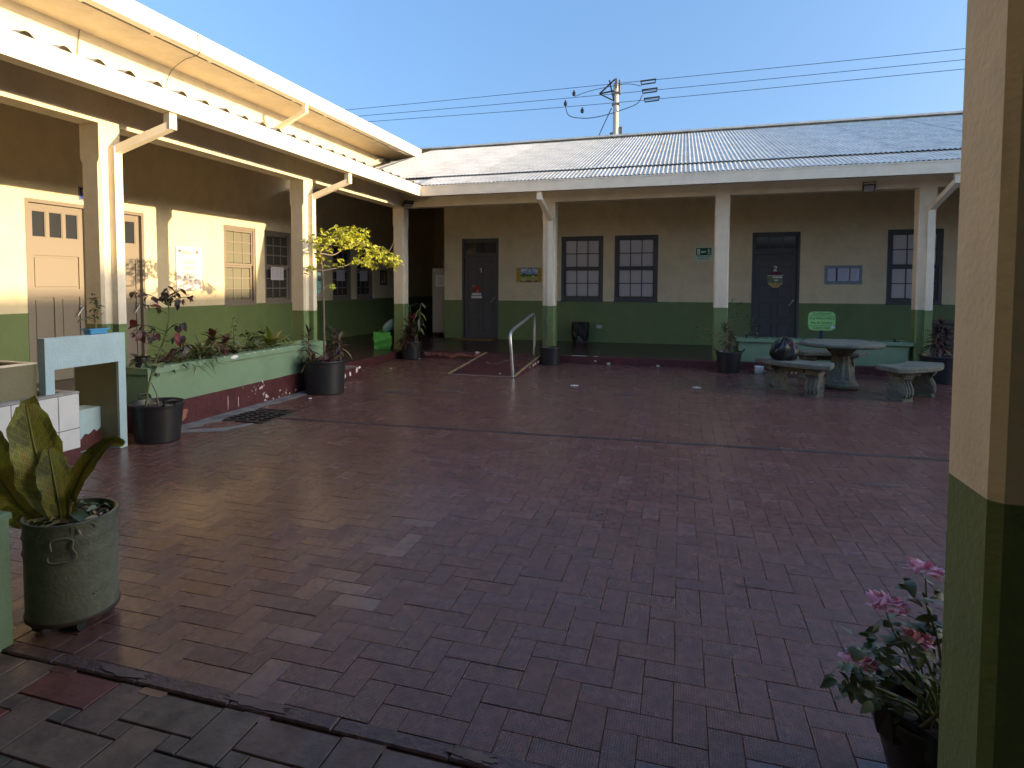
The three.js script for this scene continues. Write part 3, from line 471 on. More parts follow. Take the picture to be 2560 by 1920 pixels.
// ---- near wing: only one pillar shows, its roof shades the foreground
const NW = thing('near_wing', 'near school wing with a cream and green pillar on the right', 'building');
{
  const o = column(NW, 0.63 + 0.1225, -1.80 + 0.1225, 3.09, 0, 1.043, 0.245, 0.022, 3.0);
  for (const x of [-2.9, 3.9, 7.1, 10.3, 13.5]) column(NW, x - 0.0, -1.68, 3.09, 0, 1.043);
  put('beam', box(-5.7, 17.5, 3.09, 3.42, -1.79, -1.56), M.cream_column, NW);
  put('gutter', [box(-4.85, 17.4, GUT_B, GUT_T, -2.46, -2.448), box(-4.85, 17.4, GUT_B, GUT_B + 0.012, -2.448, -2.33)], M.cream_trim, NW);
  put('roof', quads([[-8.2, 3.42, -2.42], [20, 3.42, -2.42], [20, 4.2, 4.6], [-8.2, 4.2, 4.6], [-8.2, 3.44, -2.42], [20, 3.44, -2.42], [20, 4.22, 4.6], [-8.2, 4.22, 4.6]], [[0, 1, 2, 3], [7, 6, 5, 4], [0, 4, 5, 1]]), M.zinc_sheet, NW);
  put('rear_slope', quads([[-8.2, 4.2, 4.6], [20, 4.2, 4.6], [20, 3.4, 11.6], [-8.2, 3.4, 11.6]], [[0, 1, 2, 3]]), M.zinc_sheet, NW);
  put('upper_wall', box(-8.2, 17.5, PAINT - 0.07, 3.84, 1.5, 1.7), M.cream_wall, NW);
  put('green_dado', box(-8.2, 17.5, -0.1, PAINT - 0.07, 1.5, 1.7), M.green_dado, NW);
}
// ---- east wing across the courtyard, outside the picture: its ridge throws the long shadow
const EW = thing('east_wing', 'school wing on the far right side of the courtyard, beyond the picture', 'building');
{
  put('upper_wall', box(20.9, 21.1, PAINT, 4.4, -25, 11), M.cream_wall, EW);
  put('green_dado', box(20.9, 21.1, -0.1, PAINT, -25, 11), M.green_dado, EW);
  put('walkway', box(17.6, 20.9, -0.3, WALK, -11.8, 2.6), M.maroon_paint, EW);
  put('beam', box(17.65, 17.9, 3.09, 3.42, -11.5, -1.6), M.cream_column, EW);
  put('gutter', box(17.28, 17.41, GUT_B, GUT_T, -11.4, -2.3), M.cream_trim, EW);
  put('roof', quads([[17.35, 3.42, -26], [17.35, 3.42, 12], [24.2, 5.40, 12], [24.2, 5.40, -26], [31, 3.4, 12], [31, 3.4, -26]], [[0, 1, 2, 3], [3, 2, 4, 5]]), M.zinc_sheet, EW);
  for (const z of [-4.9, -8.4]) column(EW, 17.77, z, 3.09);
}
// ---------------------------------------------------------------- plants: leaves and pots
function leafGeo(L, W, bend = 0.3, fold = 0.25, seg = 5, shape = 1) {   // lies along +z, face up
  const P = [], Q = [];
  for (let i = 0; i <= seg; i++) { const t = i / seg, w = W / 2 * Math.pow(Math.sin(Math.PI * Math.min(0.985, 0.03 + 0.955 * Math.pow(t, shape))), 0.8), y = -bend * L * t * t, z = L * (t - 0.25 * bend * t * t); P.push([-w, y + fold * w, z], [0, y, z], [w, y + fold * w, z]); }
  for (let i = 0; i < seg; i++) { const a = i * 3; Q.push([a, a + 3, a + 4, a + 1], [a + 1, a + 4, a + 5, a + 2]); }
  return smooth(P, Q);
}
function smooth(P, Q) {
  const g = new THREE.BufferGeometry(), idx = []; g.setAttribute('position', new THREE.Float32BufferAttribute(P.flat(), 3)); g.setAttribute('uv', new THREE.Float32BufferAttribute(new Float32Array(P.length * 2), 2));
  for (const q of Q) idx.push(q[0], q[1], q[2], ...(q.length > 3 ? [q[0], q[2], q[3]] : [])); g.setIndex(idx); g.computeVertexNormals(); return g;
}
const leafAt = (o, [x, y, z], az, el, roll = 0, s = 1) => { o.position.set(x, y, z); o.rotation.set(-el, az, roll, 'YXZ'); o.scale.setScalar(s); return o; };
function leaf(parent, geo, mat, p, az, el, roll, s) { const o = shade(new THREE.Mesh(geo, mat)); o.name = 'leaf'; parent.add(o); return leafAt(o, p, az, el, roll, s); }
const many = [];                                            // leaves gathered for one merged mesh
const dummy = new THREE.Object3D();
function gather(list, geo, p, az, el, roll, s) { leafAt(dummy, p, az, el, roll, s); dummy.updateMatrix(); list.push(norm(geo.clone()).applyMatrix4(dummy.matrix)); }
const foliage = (list, mat, parent, name = 'foliage') => { const o = put(name, mergeGeometries(list), mat, parent, true); o.userData.kind = 'stuff'; return o; };
const LG = { strap: leafGeo(0.30, 0.030, 0.55, 0.3), lance: leafGeo(0.22, 0.042, 0.30, 0.35), lance2: leafGeo(0.20, 0.036, 0.65, 0.3), broad: leafGeo(0.16, 0.085, 0.35, 0.2), broad2: leafGeo(0.13, 0.075, 0.6, 0.15), small: leafGeo(0.055, 0.026, 0.3, 0.25, 3), grass: leafGeo(0.34, 0.013, 0.7, 0.5), round: leafGeo(0.065, 0.068, 0.25, 0.12, 4, 0.7), oval: leafGeo(0.10, 0.045, 0.45, 0.3), petal: leafGeo(0.026, 0.020, 0.25, -0.3, 3), dry: leafGeo(0.09, 0.022, 0.5, 0.7, 4) };
function rosette(parent, mat, [x, y, z], n, el0, el1, geos, s0 = 0.8, s1 = 1.1) { for (let i = 0; i < n; i++) { const t = i / n; leaf(parent, geos[i % geos.length], Array.isArray(mat) ? mat[Math.floor(rnd(mat.length))] : mat, [x + rnd(-0.01, 0.01), y + rnd(-0.01, 0.01), z + rnd(-0.01, 0.01)], i * 2.4 + rnd(-0.3, 0.3), el0 + (el1 - el0) * t + rnd(-0.12, 0.12), rnd(-0.3, 0.3), rnd(s0, s1)); } }
function spike(parent, mats, [x, y, z], h, n, geos, s = 1, stem = M.wood_stem) { const lx = rnd(-0.04, 0.04), lz = rnd(-0.04, 0.04); put('stem', tube([[x, y, z], [x + lx * 0.4, y + h * 0.5, z + lz * 0.4], [x + lx, y + h, z + lz]], 0.011, 0.007, 6), stem, parent, true); for (let i = 0; i < n; i++) { const t = Math.pow(i / (n - 1), 0.8), k = 0.35 + 0.65 * t; leaf(parent, geos[i % geos.length], mats[Math.floor(rnd(mats.length))], [x + lx * k, y + h * k, z + lz * k], i * 2.39 + rnd(-0.4, 0.4), -0.35 + 1.55 * t + rnd(-0.2, 0.2), rnd(-0.4, 0.4), s * rnd(0.75, 1.1) * (1.05 - 0.35 * t)); } }
function pot(parent, rt, rb, h, o = {}) {
  const mat = o.mat ?? M.black_plastic;
  put('pot', lathe([[0, 0.012], [rb * 0.9, 0.012], [rb, 0], [rb * 1.01, 0.01], [rt * 0.985, h - 0.04], [rt * 1.015, h - 0.038], [rt * 1.03, h - 0.012], [rt * 1.02, h], [rt * 0.985, h - 0.004], [rt * 0.955, h - 0.05], [rt * 0.93, h - 0.09]], 40), mat, parent);
  put('soil', lathe([[0, h - 0.045], [rt * 0.5, h - 0.05], [rt * 0.955, h - 0.055]], 28), M.soil, parent);
  if (o.handles) for (const s of [-1, 1]) { const a = o.handles, c = Math.cos(a) * s, d = Math.sin(a) * s, q = (r, w, y) => V(c * r - d * w, y, d * r + c * w); put('handle', tube([q(rt * 1.0, -0.05, h - 0.01), q(rt * 1.16, -0.05, h + 0.035), q(rt * 1.2, 0, h + 0.045), q(rt * 1.16, 0.05, h + 0.035), q(rt * 1.0, 0.05, h - 0.01)], 0.010, 0.010, 6), mat, parent, true); }
  for (let i = 0; i < 9; i++) leaf(parent, LG.dry, M.leaf_dry, [rnd(-0.6, 0.6) * rt, h - 0.035, rnd(-0.6, 0.6) * rt], rnd(6.3), rnd(0, 0.4), rnd(-1, 1), rnd(0.5, 0.9));
}
const potted = (label, p, group = 'potted plants in black tubs') => thing('potted_plant', label, 'potted plant', p, 0, group);

{ // tall thin plant with dark red leaves, by the wash stand
  const t = potted('tall thin plant with dark red leaves in black tub by the blue wash stand', [-4.81, 0, -4.75]);
  pot(t, 0.235, 0.195, 0.37, { handles: 0.35 });
  const st = [[-0.07, 0.30, 0.07], [-0.02, 0.55, 0.07], [0.03, 0.75, 0.04], [0.075, 1.0, -0.04], [0.115, 1.2, -0.06], [0.10, 1.34, -0.06]];
  put('stem', tube(st, 0.012, 0.006, 7), M.green_stem, t, true);
  put('side_stem', tube([[0.02, 0.33, 0.0], [0.015, 0.45, 0.02], [-0.01, 0.56, 0.05]], 0.006, 0.005, 6), M.wood_stem, t, true);
  leaf(t, LG.broad, M.leaf_pale, [0.03, 0.73, 0.04], 1.1, 0.3, 0.2, 1.1); leaf(t, LG.broad2, M.leaf_pale, [0.03, 0.75, 0.04], 0.5, -0.1, 0.2, 1.0);
  const arms = [[-0.18, 1.02, 0.10], [-0.22, 1.10, 0.02], [0.02, 1.46, -0.14], [0.20, 1.44, -0.10], [0.30, 1.38, -0.16], [-0.12, 1.30, 0.02], [-0.16, 1.42, 0.06], [0.24, 1.12, -0.10], [0.27, 1.0, -0.06], [0.30, 0.90, -0.05], [-0.10, 1.05, 0.12], [0.10, 1.40, -0.02]];
  for (const [x, y, z] of arms) {
    const b = V(0.10, Math.min(1.30, y - 0.06 + rnd(-0.04, 0.02)), -0.05), e = V(x, y, z), m = b.clone().lerp(e, 0.5).add(V(0, 0.03, 0));
    put('twig', tube([b, m, e], 0.005, 0.003, 5), M.green_stem, t, true);
    for (let i = 0; i < 9; i++) { const q = b.clone().lerp(e, 0.35 + 0.085 * i); leaf(t, i % 2 ? LG.oval : LG.broad2, rnd() < 0.08 ? M.leaf_bright_red : rnd() < 0.6 ? M.leaf_red : M.leaf_dark, [q.x, q.y + 0.01, q.z], rnd(6.3), rnd(-0.8, 0.5), rnd(-0.7, 0.7), rnd(0.55, 0.85)); }
  }
  leaf(t, LG.broad2, M.leaf_bright_red, [-0.17, 1.16, 0.08], 4.0, -0.2, 0.3, 0.9); leaf(t, LG.broad2, M.leaf_bright_red, [0.2, 1.03, -0.05], 1.0, -0.3, 0.2, 0.8);
}
{ // small tree in the large tub; its crown reaches into the sun
  const t = thing('potted_tree', 'slender young tree with sunlit yellow green crown in big black tub', 'tree', [-4.73, 0, -7.58]);
  pot(t, 0.292, 0.262, 0.46);
  const W = M.wood_stem, br = (pts, a, b, n = 'branch') => put(n, tube(pts, a, b, 6), W, t, true);
  br([[0.0, 0.40, 0], [-0.005, 0.8, -0.01], [0.0, 1.25, 0.0], [-0.015, 1.69, 0.0], [-0.035, 1.96, 0.02]], 0.017, 0.010, 'trunk');
  br([[-0.02, 1.69, 0.0], [0.0, 1.73, -0.3], [0.03, 1.81, -0.72], [0.05, 1.86, -0.9], [0.07, 1.80, -1.35]], 0.010, 0.004);
  br([[-0.035, 1.93, 0.02], [-0.01, 1.92, -0.28], [0.0, 1.97, -0.42], [0.06, 2.12, -0.8], [0.1, 2.02, -1.5], [0.12, 1.86, -2.0]], 0.009, 0.003);
  br([[-0.035, 1.95, 0.02], [0.0, 2.06, -0.15], [0.04, 2.20, -0.38], [0.06, 2.25, -0.7], [0.08, 2.28, -0.95]], 0.008, 0.003);
  br([[-0.035, 1.95, 0.02], [-0.05, 2.05, 0.12], [-0.06, 2.12, 0.22]], 0.006, 0.003); br([[-0.02, 1.69, 0.0], [-0.04, 1.72, 0.2], [-0.05, 1.68, 0.35]], 0.006, 0.003); br([[0.0, 1.45, 0], [0.03, 1.50, -0.1], [0.04, 1.48, -0.2]], 0.005, 0.003); br([[0.11, 2.0, -1.72], [0.14, 2.1, -1.82], [0.16, 2.24, -1.9]], 0.005, 0.002);
  const list = [], spray = (pts, n, sp, up = 0.06) => { const c = new THREE.CatmullRomCurve3(pts.map((p) => V(...p))); for (let i = 0; i < n; i++) { const q = c.getPoint(rnd()); const x = q.x + rnd(-1, 1) * sp, y = q.y + rnd(-0.7, 1) * up, z = q.z + rnd(-1, 1) * sp * 0.7, az = rnd(6.3); for (let k = 0; k < 3; k++) gather(list, LG.small, [x, y, z], az + (k - 1) * 0.9 + rnd(-0.2, 0.2), rnd(-0.6, 0.35), rnd(-0.6, 0.6), rnd(0.95, 1.45)); } };
  spray([[-0.03, 2.05, 0.20], [0.03, 2.2, -0.3], [0.06, 2.26, -0.6], [0.08, 2.22, -0.95]], 170, 0.16, 0.11);
  spray([[0.0, 2.02, -0.25], [0.06, 2.13, -0.75], [0.1, 2.05, -1.3], [0.12, 1.92, -1.8], [0.12, 1.82, -2.02]], 240, 0.15, 0.095);
  spray([[0.04, 1.84, -0.75], [0.06, 1.86, -1.0], [0.07, 1.80, -1.35]], 50, 0.10, 0.06); spray([[0.0, 1.78, -0.32], [0.02, 1.82, -0.48]], 12, 0.05, 0.06); spray([[-0.05, 1.72, 0.2], [-0.05, 1.68, 0.34]], 12, 0.06, 0.05); spray([[0.03, 1.50, -0.1], [0.04, 1.46, -0.2]], 9, 0.03, 0.04); spray([[-0.03, 1.95, 0.05], [-0.02, 1.75, -0.05]], 20, 0.07, 0.06); spray([[0.08, 1.98, -0.95], [0.1, 1.85, -1.5]], 35, 0.10, 0.05);
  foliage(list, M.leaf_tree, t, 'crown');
  spike(t, [M.leaf_red, M.leaf_dark], [-0.21, 0.40, 0.05], 0.42, 22, [LG.lance], 1.0); spike(t, [M.leaf_red, M.leaf_dark, M.leaf_dark], [0.05, 0.40, -0.17], 0.44, 24, [LG.lance, LG.lance2], 1.15); spike(t, [M.leaf_dark, M.leaf_red, M.leaf_dry], [0.19, 0.40, -0.12], 0.36, 24, [LG.lance2, LG.lance], 1.15);
  rosette(t, [M.leaf_bronze, M.leaf_yellow, M.leaf_red], [-0.08, 0.41, 0.16], 22, 0.1, 1.3, [LG.lance, LG.oval], 0.9, 1.3); rosette(t, [M.leaf_red, M.leaf_bronze, M.leaf_bright_red], [0.12, 0.41, 0.10], 24, 0.1, 1.4, [LG.lance, LG.oval], 0.9, 1.25); rosette(t, [M.leaf_pale, M.leaf_dry], [-0.16, 0.41, 0.10], 14, 0.2, 1.2, [LG.strap], 0.7, 1.0);
}
{ // cordyline and dracaena at the corner column
  const t = potted('dark red and yellow striped foliage plants in black tub at the corner column', [-5.22, 0, -11.60]);
  pot(t, 0.215, 0.185, 0.36);
  for (const [x, z, h] of [[-0.05, 0.0, 0.40], [0.06, 0.05, 0.34], [0.0, -0.08, 0.5], [-0.1, 0.07, 0.26], [0.1, 0.0, 0.28], [-0.02, 0.1, 0.2]]) spike(t, [M.leaf_red, M.leaf_dark, M.leaf_red], [x, 0.32, z], h, 20, [LG.lance, LG.lance2], 1.35);
  rosette(t, M.leaf_bright_red, [0.03, 0.80, 0.0], 7, 0.7, 1.4, [LG.lance], 0.8, 1.0);
  put('stem', tube([[0.12, 0.32, -0.02], [0.16, 0.7, 0.0], [0.22, 1.12, 0.03]], 0.010, 0.006, 6), M.green_stem, t, true);
  for (let i = 0; i < 17; i++) { const k = 0.25 + 0.75 * i / 16; leaf(t, LG.lance2, rnd() < 0.7 ? M.leaf_yellow : M.leaf_pale, [0.12 + 0.10 * k, 0.32 + 0.8 * k, 0.03 * k], i * 2.4, rnd(-0.5, 0.2) + (k > 0.9 ? 0.7 : 0), rnd(-0.4, 0.4), rnd(1.0, 1.35)); }
  put('stem', tube([[-0.08, 0.32, -0.05], [-0.05, 0.7, -0.04], [-0.04, 1.08, -0.05]], 0.008, 0.005, 6), M.green_stem, t, true); rosette(t, M.leaf_green, [-0.04, 1.06, -0.05], 9, -0.1, 1.0, [LG.lance], 0.6, 0.85);
  rosette(t, [M.leaf_yellow, M.leaf_pale, M.leaf_bronze], [0.0, 0.33, 0.12], 16, 0.0, 1.2, [LG.lance2, LG.strap], 0.9, 1.3);
}
{
  const t = potted('low pale herb with thin bare stalks in black pot beside the ramp', [-2.36, 0, -11.60]);
  pot(t, 0.20, 0.175, 0.33);
  rosette(t, [M.leaf_pale, M.leaf_green], [0.02, 0.30, 0.05], 20, 0.0, 0.9, [LG.oval, LG.lance2], 0.6, 0.9); rosette(t, [M.leaf_green, M.leaf_pale], [0.12, 0.30, -0.03], 10, 0.0, 0.8, [LG.oval], 0.6, 0.9);
  for (let i = 0; i < 6; i++) { const x = rnd(-0.12, 0.1), d = rnd(-0.18, 0.12), h = rnd(0.25, 0.62); put('stalk', tube([[x, 0.3, 0], [x + d * 0.4, 0.3 + h * 0.5, rnd(-0.03, 0.03)], [x + d, 0.3 + h, rnd(-0.05, 0.05)]], 0.004, 0.002, 5), M.leaf_dry, t, true); leaf(t, LG.small, M.leaf_pale, [x + d, 0.3 + h, 0], rnd(6.3), 0.2, 0, 0.9); }
}
{
  const t = potted('sparse twiggy shrub with few leaves in black tub left of the back planter', [0.79, 0, -11.52]);
  pot(t, 0.21, 0.165, 0.36, { handles: 0.05 });
  const tips = [[-0.72, 0.86, 0.05], [-0.58, 0.62, 0.08], [-0.42, 0.72, 0], [0.05, 1.32, 0], [0.17, 1.22, 0.02], [0.32, 1.05, 0.03], [0.45, 0.98, -0.05], [0.38, 0.72, 0.05], [-0.02, 1.0, 0.05]];
  for (const [x, y, z] of tips) { const pts = [V(rnd(-0.03, 0.06), 0.31, 0), V(x * 0.25, 0.31 + (y - 0.3) * 0.55, z * 0.4), V(x * 0.7, 0.3 + (y - 0.3) * 0.88, z * 0.8), V(x, y, z)]; put('branch', tube(pts, 0.007, 0.002, 5), M.wood_stem, t, true); const c = new THREE.CatmullRomCurve3(pts); for (let i = 0; i < 9; i++) { const q = c.getPoint(0.5 + 0.5 * rnd()); leaf(t, LG.small, M.leaf_green, [q.x + rnd(-0.03, 0.03), q.y + rnd(-0.03, 0.03), q.z], rnd(6.3), rnd(-0.6, 0.6), 0, rnd(0.8, 1.5)); } }
  for (let i = 0; i < 22; i++) leaf(t, LG.small, M.leaf_green, [0.39 + rnd(-0.09, 0.09), 0.74 + rnd(-0.09, 0.09), 0.05 + rnd(-0.05, 0.05)], rnd(6.3), rnd(-0.5, 0.8), 0, rnd(1, 1.5));
  spike(t, [M.leaf_dark, M.leaf_red], [-0.03, 0.31, 0.05], 0.46, 34, [LG.lance], 0.85); spike(t, [M.leaf_dark, M.leaf_green], [0.02, 0.31, 0.04], 0.34, 20, [LG.lance], 0.8);
  rosette(t, M.leaf_green, [0.13, 0.33, 0.03], 12, 0.2, 1.3, [LG.oval], 0.7, 1.0);
}
{
  const t = potted('tall dark feathery plant in black tub at the column right of the table', [3.83, 0, -11.30]);
  pot(t, 0.27, 0.22, 0.42);
  for (const [x, z, h] of [[0, 0, 0.55], [-0.08, 0.04, 0.42], [0.06, -0.04, 0.40]]) spike(t, [M.leaf_dark, M.leaf_dark, M.leaf_red], [x, 0.38, z], h, 40, [LG.lance, LG.lance2], 1.2);
  rosette(t, [M.leaf_pale, M.leaf_green], [0.16, 0.40, 0.06], 10, 0.2, 1.2, [LG.lance2, LG.strap], 0.8, 1.0);
}
// ---- drum with a bird's-nest fern, bottom left
{
  const t = thing('drum_planter', 'green painted steel drum on casters holding a large leafed fern', 'planter', [-2.585, 0, -2.06]);
  const r = 0.178, y0 = 0.055, y1 = 0.49;
  put('drum', lathe([[0, y0 + 0.01], [r * 0.97, y0 + 0.01], [r * 0.985, y0], [r, y0 + 0.012], [r, 0.335], [r + 0.006, 0.342], [r, 0.349], [r, 0.405], [r + 0.006, 0.412], [r, 0.419], [r, y1 - 0.012], [r + 0.007, y1 - 0.006], [r + 0.003, y1], [r - 0.008, y1 - 0.004], [r - 0.008, y1 - 0.08]], 56), M.drum_paint, t);
  put('soil', lathe([[0, 0.462], [0.09, 0.455], [r - 0.009, 0.452]], 30), M.soil, t);
  put('base_skirt', lathe([[r * 0.99, y0 - 0.002], [r + 0.004, y0 - 0.004], [r + 0.004, y0 + 0.012], [r * 0.99, y0 + 0.012]], 56), M.iron, t);
  for (const a of [0.5, 1.9, 3.6, 5.2]) { const x = Math.cos(a) * 0.135, z = Math.sin(a) * 0.135; put('caster', [new THREE.CylinderGeometry(0.026, 0.026, 0.02, 14).rotateZ(Math.PI / 2).translate(x, 0.026, z), box(x - 0.016, x + 0.016, 0.036, 0.054, z - 0.014, z + 0.014)], M.black_plastic, t); }
  const a0 = 0.70, q = (da, y, rr = 0.0) => { const a = a0 + da; return V(Math.sin(a) * (r + 0.012 + rr), y, Math.cos(a) * (r + 0.012 + rr)); };
  put('handle', [tube([q(-0.2, 0.385), q(-0.2, 0.425), q(0.2, 0.425), q(0.2, 0.385)], 0.005, 0.005, 6, 20), tube([q(-0.27, 0.36), q(-0.24, 0.34, 0.006), q(0.24, 0.34, 0.006), q(0.27, 0.36), q(0.2, 0.385)], 0.004, 0.004, 6, 20)], M.drum_paint, t, true);
  for (const [da, y, w, h] of [[0.62, 0.16, 0.018, 0.010], [0.70, 0.166, 0.012, 0.006], [0.78, 0.17, 0.02, 0.004], [0.35, 0.15, 0.006, 0.004]]) { const f = flake(w, h, 0.0015, 10, 0.5), a = a0 + da; f.rotateY(a); f.translate(Math.sin(a) * (r - 0.0006), y, Math.cos(a) * (r - 0.0006)); put('paint_chip', f, M.iron, t); }
  // big leaves: a spine, a width along it and a side direction
  const vein = texture(256, 1, true, (u, v) => { const a = Math.abs(u - 0.5) * 2, s = Math.sin((v * 15 - a * 2.2) * 2 * Math.PI), n = n16(u, v), m = nst(v, u); const k = 0.72 + 0.34 * n + (s > 0.86 ? 0.14 : 0) - (m > 0.62 ? 0.22 : 0) + (a < 0.05 ? 0.25 : 0); return [k * (m < 0.40 ? 1.18 : 1.0), k, k * (0.9 - 0.2 * m)]; });
  const fernMat = std('leaf_fern_veined', lin(0.34, 0.34, 0.06), { map: vein, roughness: 0.42, transmission: 0.22, thickness: 0, bumpMap: bumpFine, bumpScale: 0.002 });
  const frond = (pts, w, face, seg = 18, fold = 0.22, wob = 0.12) => {
    const c = new THREE.CatmullRomCurve3(pts.map((p) => V(...p))), n0 = V(...face).normalize(), P = [], Q = [], k = [-1, -0.6, -0.2, 0, 0.2, 0.6, 1], m = k.length, ph = rnd(6);
    for (let i = 0; i <= seg; i++) { const tt = i / seg, p = c.getPointAt(tt), tan = c.getTangentAt(tt), sd = tan.clone().cross(n0).normalize(), nn = sd.clone().cross(tan).normalize(), ww = w * Math.pow(Math.sin(Math.PI * Math.min(0.97, 0.04 + 0.88 * Math.pow(tt, 1.05))), 0.7) * (1 + 0.10 * Math.sin(tt * 13 + ph));
      for (const u of k) { const v = p.clone().addScaledVector(sd, u * ww * (1 + 0.06 * Math.sin(tt * 31 + u * 2 + ph))).addScaledVector(nn, Math.abs(u) * ww * fold + wob * ww * Math.sin(tt * 11 + u * 3 + ph) * u * u); P.push([v.x, v.y, v.z]); } }
    for (let i = 0; i < seg; i++) for (let j = 0; j < m - 1; j++) { const a = i * m + j; Q.push([a, a + m, a + m + 1, a + 1]); }
    const g = smooth(P, Q), uv = []; for (let i = 0; i <= seg; i++) for (const u of k) uv.push(0.5 + u / 2, i / seg); g.setAttribute('uv', new THREE.Float32BufferAttribute(uv, 2)); const o = put('leaf', g, fernMat, t, true);
    put('midrib', tube(pts.map((p) => [p[0] + n0.x * 0.003, p[1], p[2] + n0.z * 0.003]), 0.006, 0.002, 5, 20), M.leaf_yellow, o, true);
    return o;
  };
  frond([[-0.03, 0.42, 0.02], [-0.07, 0.55, 0.03], [-0.15, 0.72, 0.03], [-0.25, 0.95, 0.0]], 0.098, [0.75, 0.2, 0.6]);
  frond([[-0.05, 0.42, 0.05], [-0.15, 0.50, 0.09], [-0.25, 0.62, 0.11], [-0.36, 0.76, 0.10], [-0.46, 0.86, 0.06]], 0.095, [0.5, 0.45, 0.8]);
  frond([[-0.01, 0.42, 0.03], [-0.02, 0.54, 0.04], [-0.06, 0.66, 0.03], [-0.12, 0.76, 0.0]], 0.062, [0.8, 0.0, 0.6]);
  frond([[0.0, 0.42, 0.01], [0.02, 0.52, 0.02], [0.075, 0.64, 0.02], [0.15, 0.75, 0.01], [0.24, 0.82, 0.0], [0.31, 0.815, -0.01]], 0.036, [0.6, 0.35, 0.8], 20, 0.5, 0.25);
  frond([[-0.06, 0.42, -0.02], [-0.16, 0.6, -0.05], [-0.30, 0.82, -0.08], [-0.40, 0.95, -0.12]], 0.075, [0.6, 0.1, 0.8]);
  for (let i = 0; i < 110; i++) { const a = rnd(6.3), d = Math.sqrt(rnd()) * 0.155; leaf(t, LG.dry, rnd() < 0.5 ? M.leaf_dry : rnd() < 0.5 ? M.leaf_pale : M.leaf_green, [Math.cos(a) * d, 0.462 + rnd(0.014), Math.sin(a) * d], rnd(6.3), rnd(-0.1, 0.5), rnd(-1, 1), rnd(0.4, 0.95)); }
  leaf(t, LG.oval, M.leaf_green, [0.05, 0.50, 0.04], 1.5, 0.05, 0.2, 1.2); put('small_stem', tube([[0.03, 0.43, 0.05], [0.045, 0.48, 0.045], [0.05, 0.55, 0.03]], 0.003, 0.002, 5), M.wood_stem, t, true); leaf(t, LG.oval, M.leaf_green, [0.05, 0.54, 0.03], 4.2, 0.9, 0.2, 0.7); leaf(t, LG.oval, M.leaf_pale, [0.0, 0.43, 0.06], 0.3, 0.9, 0.4, 0.6);
}
{ const w = thing('low_wall', 'mint green low wall end at the bottom left edge', 'wall'); put('wall', box(-3.6, -2.632, -0.01, 0.535, -1.825, -1.60), M.mint_planter, w); put('cap', bevelBox(-3.61, -2.624, 0.535, 0.562, -1.833, -1.592, 0.006), M.mint_planter, w); }
// ---- geranium by the right pillar
{
  const t = thing('geranium', 'pink geranium in black pot wrapped in plastic behind the right pillar', 'potted plant', [0.735, 0, -2.12]);
  pot(t, 0.155, 0.105, 0.235);
  const lip = []; for (let i = 0; i < 20; i++) { const a = i / 20 * 2 * Math.PI, b = (i + 1) / 20 * 2 * Math.PI, R = (k) => 0.166 + 0.016 * Math.sin(k * 5) + 0.008 * Math.sin(k * 11), H = (k) => 0.245 + 0.022 * Math.sin(k * 3 + 1) + 0.012 * Math.sin(k * 8); const p = (k, r, y) => [Math.cos(k) * r, y, Math.sin(k) * r]; lip.push(quads([p(a, R(a), H(a)), p(b, R(b), H(b)), p(b, R(b) * 0.93, 0.17), p(a, R(a) * 0.93, 0.17), p(a, 0.15, H(a) - 0.02), p(b, 0.15, H(b) - 0.02)], [[0, 1, 2, 3], [4, 5, 1, 0]])); }
  put('plastic_wrap', lip, M.black_bag, t);
  const heads = [[-0.20, 0.355, 0.02, 1], [-0.13, 0.535, 0.0, 1.25], [-0.06, 0.47, 0.05, 0.7], [-0.025, 0.645, -0.02, 1.0]], tips = [[-0.22, 0.30, 0.02], [-0.17, 0.40, 0.03], [-0.10, 0.46, 0.0], [-0.05, 0.44, 0.05], [0.0, 0.46, -0.03], [0.05, 0.48, 0.0], [-0.15, 0.30, 0.08], [-0.2, 0.26, -0.05], [-0.05, 0.36, 0.08], [0.06, 0.40, 0.08], [-0.13, 0.36, -0.08], [-0.03, 0.58, -0.02]];
  for (const [x, y, z] of tips) {
    const b = V(rnd(-0.05, 0.05), 0.19, rnd(-0.05, 0.05)), e = V(x, y, z); put('stem', tube([b, b.clone().lerp(e, 0.5).add(V(0.02, 0.01, 0)), e], 0.006, 0.004, 6), rnd() < 0.5 ? M.wood_stem : M.green_stem, t, true);
    for (let i = 0; i < 19; i++) leaf(t, i % 3 ? LG.round : LG.oval, rnd() < 0.75 ? M.leaf_green : M.leaf_pale, [x + rnd(-0.055, 0.055), y + rnd(-0.05, 0.035), z + rnd(-0.05, 0.05)], rnd(6.3), rnd(-0.5, 0.7), rnd(-0.7, 0.7), rnd(0.35, 0.72));
  }
  for (const [x, y, z, s] of heads) {
    put('stalk', tube([[x * 0.6, y - 0.14, z * 0.6], [x * 0.9, y - 0.06, z], [x, y - 0.02, z]], 0.003, 0.0022, 5), M.green_stem, t, true);
    const L = [], R = []; for (let i = 0; i < 64 * s; i++) { const a = rnd(6.3), d = Math.sqrt(rnd()) * 0.040 * s, yy = y + 0.018 * s * (1 - (d / 0.040 / s) ** 2) + rnd(-0.006, 0.006); gather(rnd() < 0.75 ? L : R, LG.petal, [x + Math.cos(a) * d, yy, z + Math.sin(a) * d], a + rnd(-0.8, 0.8), rnd(0, 1.1), rnd(-0.5, 0.5), rnd(0.75, 1.15)); }
    foliage(L, M.petal_pink, t, 'flower_head'); if (R.length) foliage(R, M.petal_rose, t, 'flower_centre');
  }
}
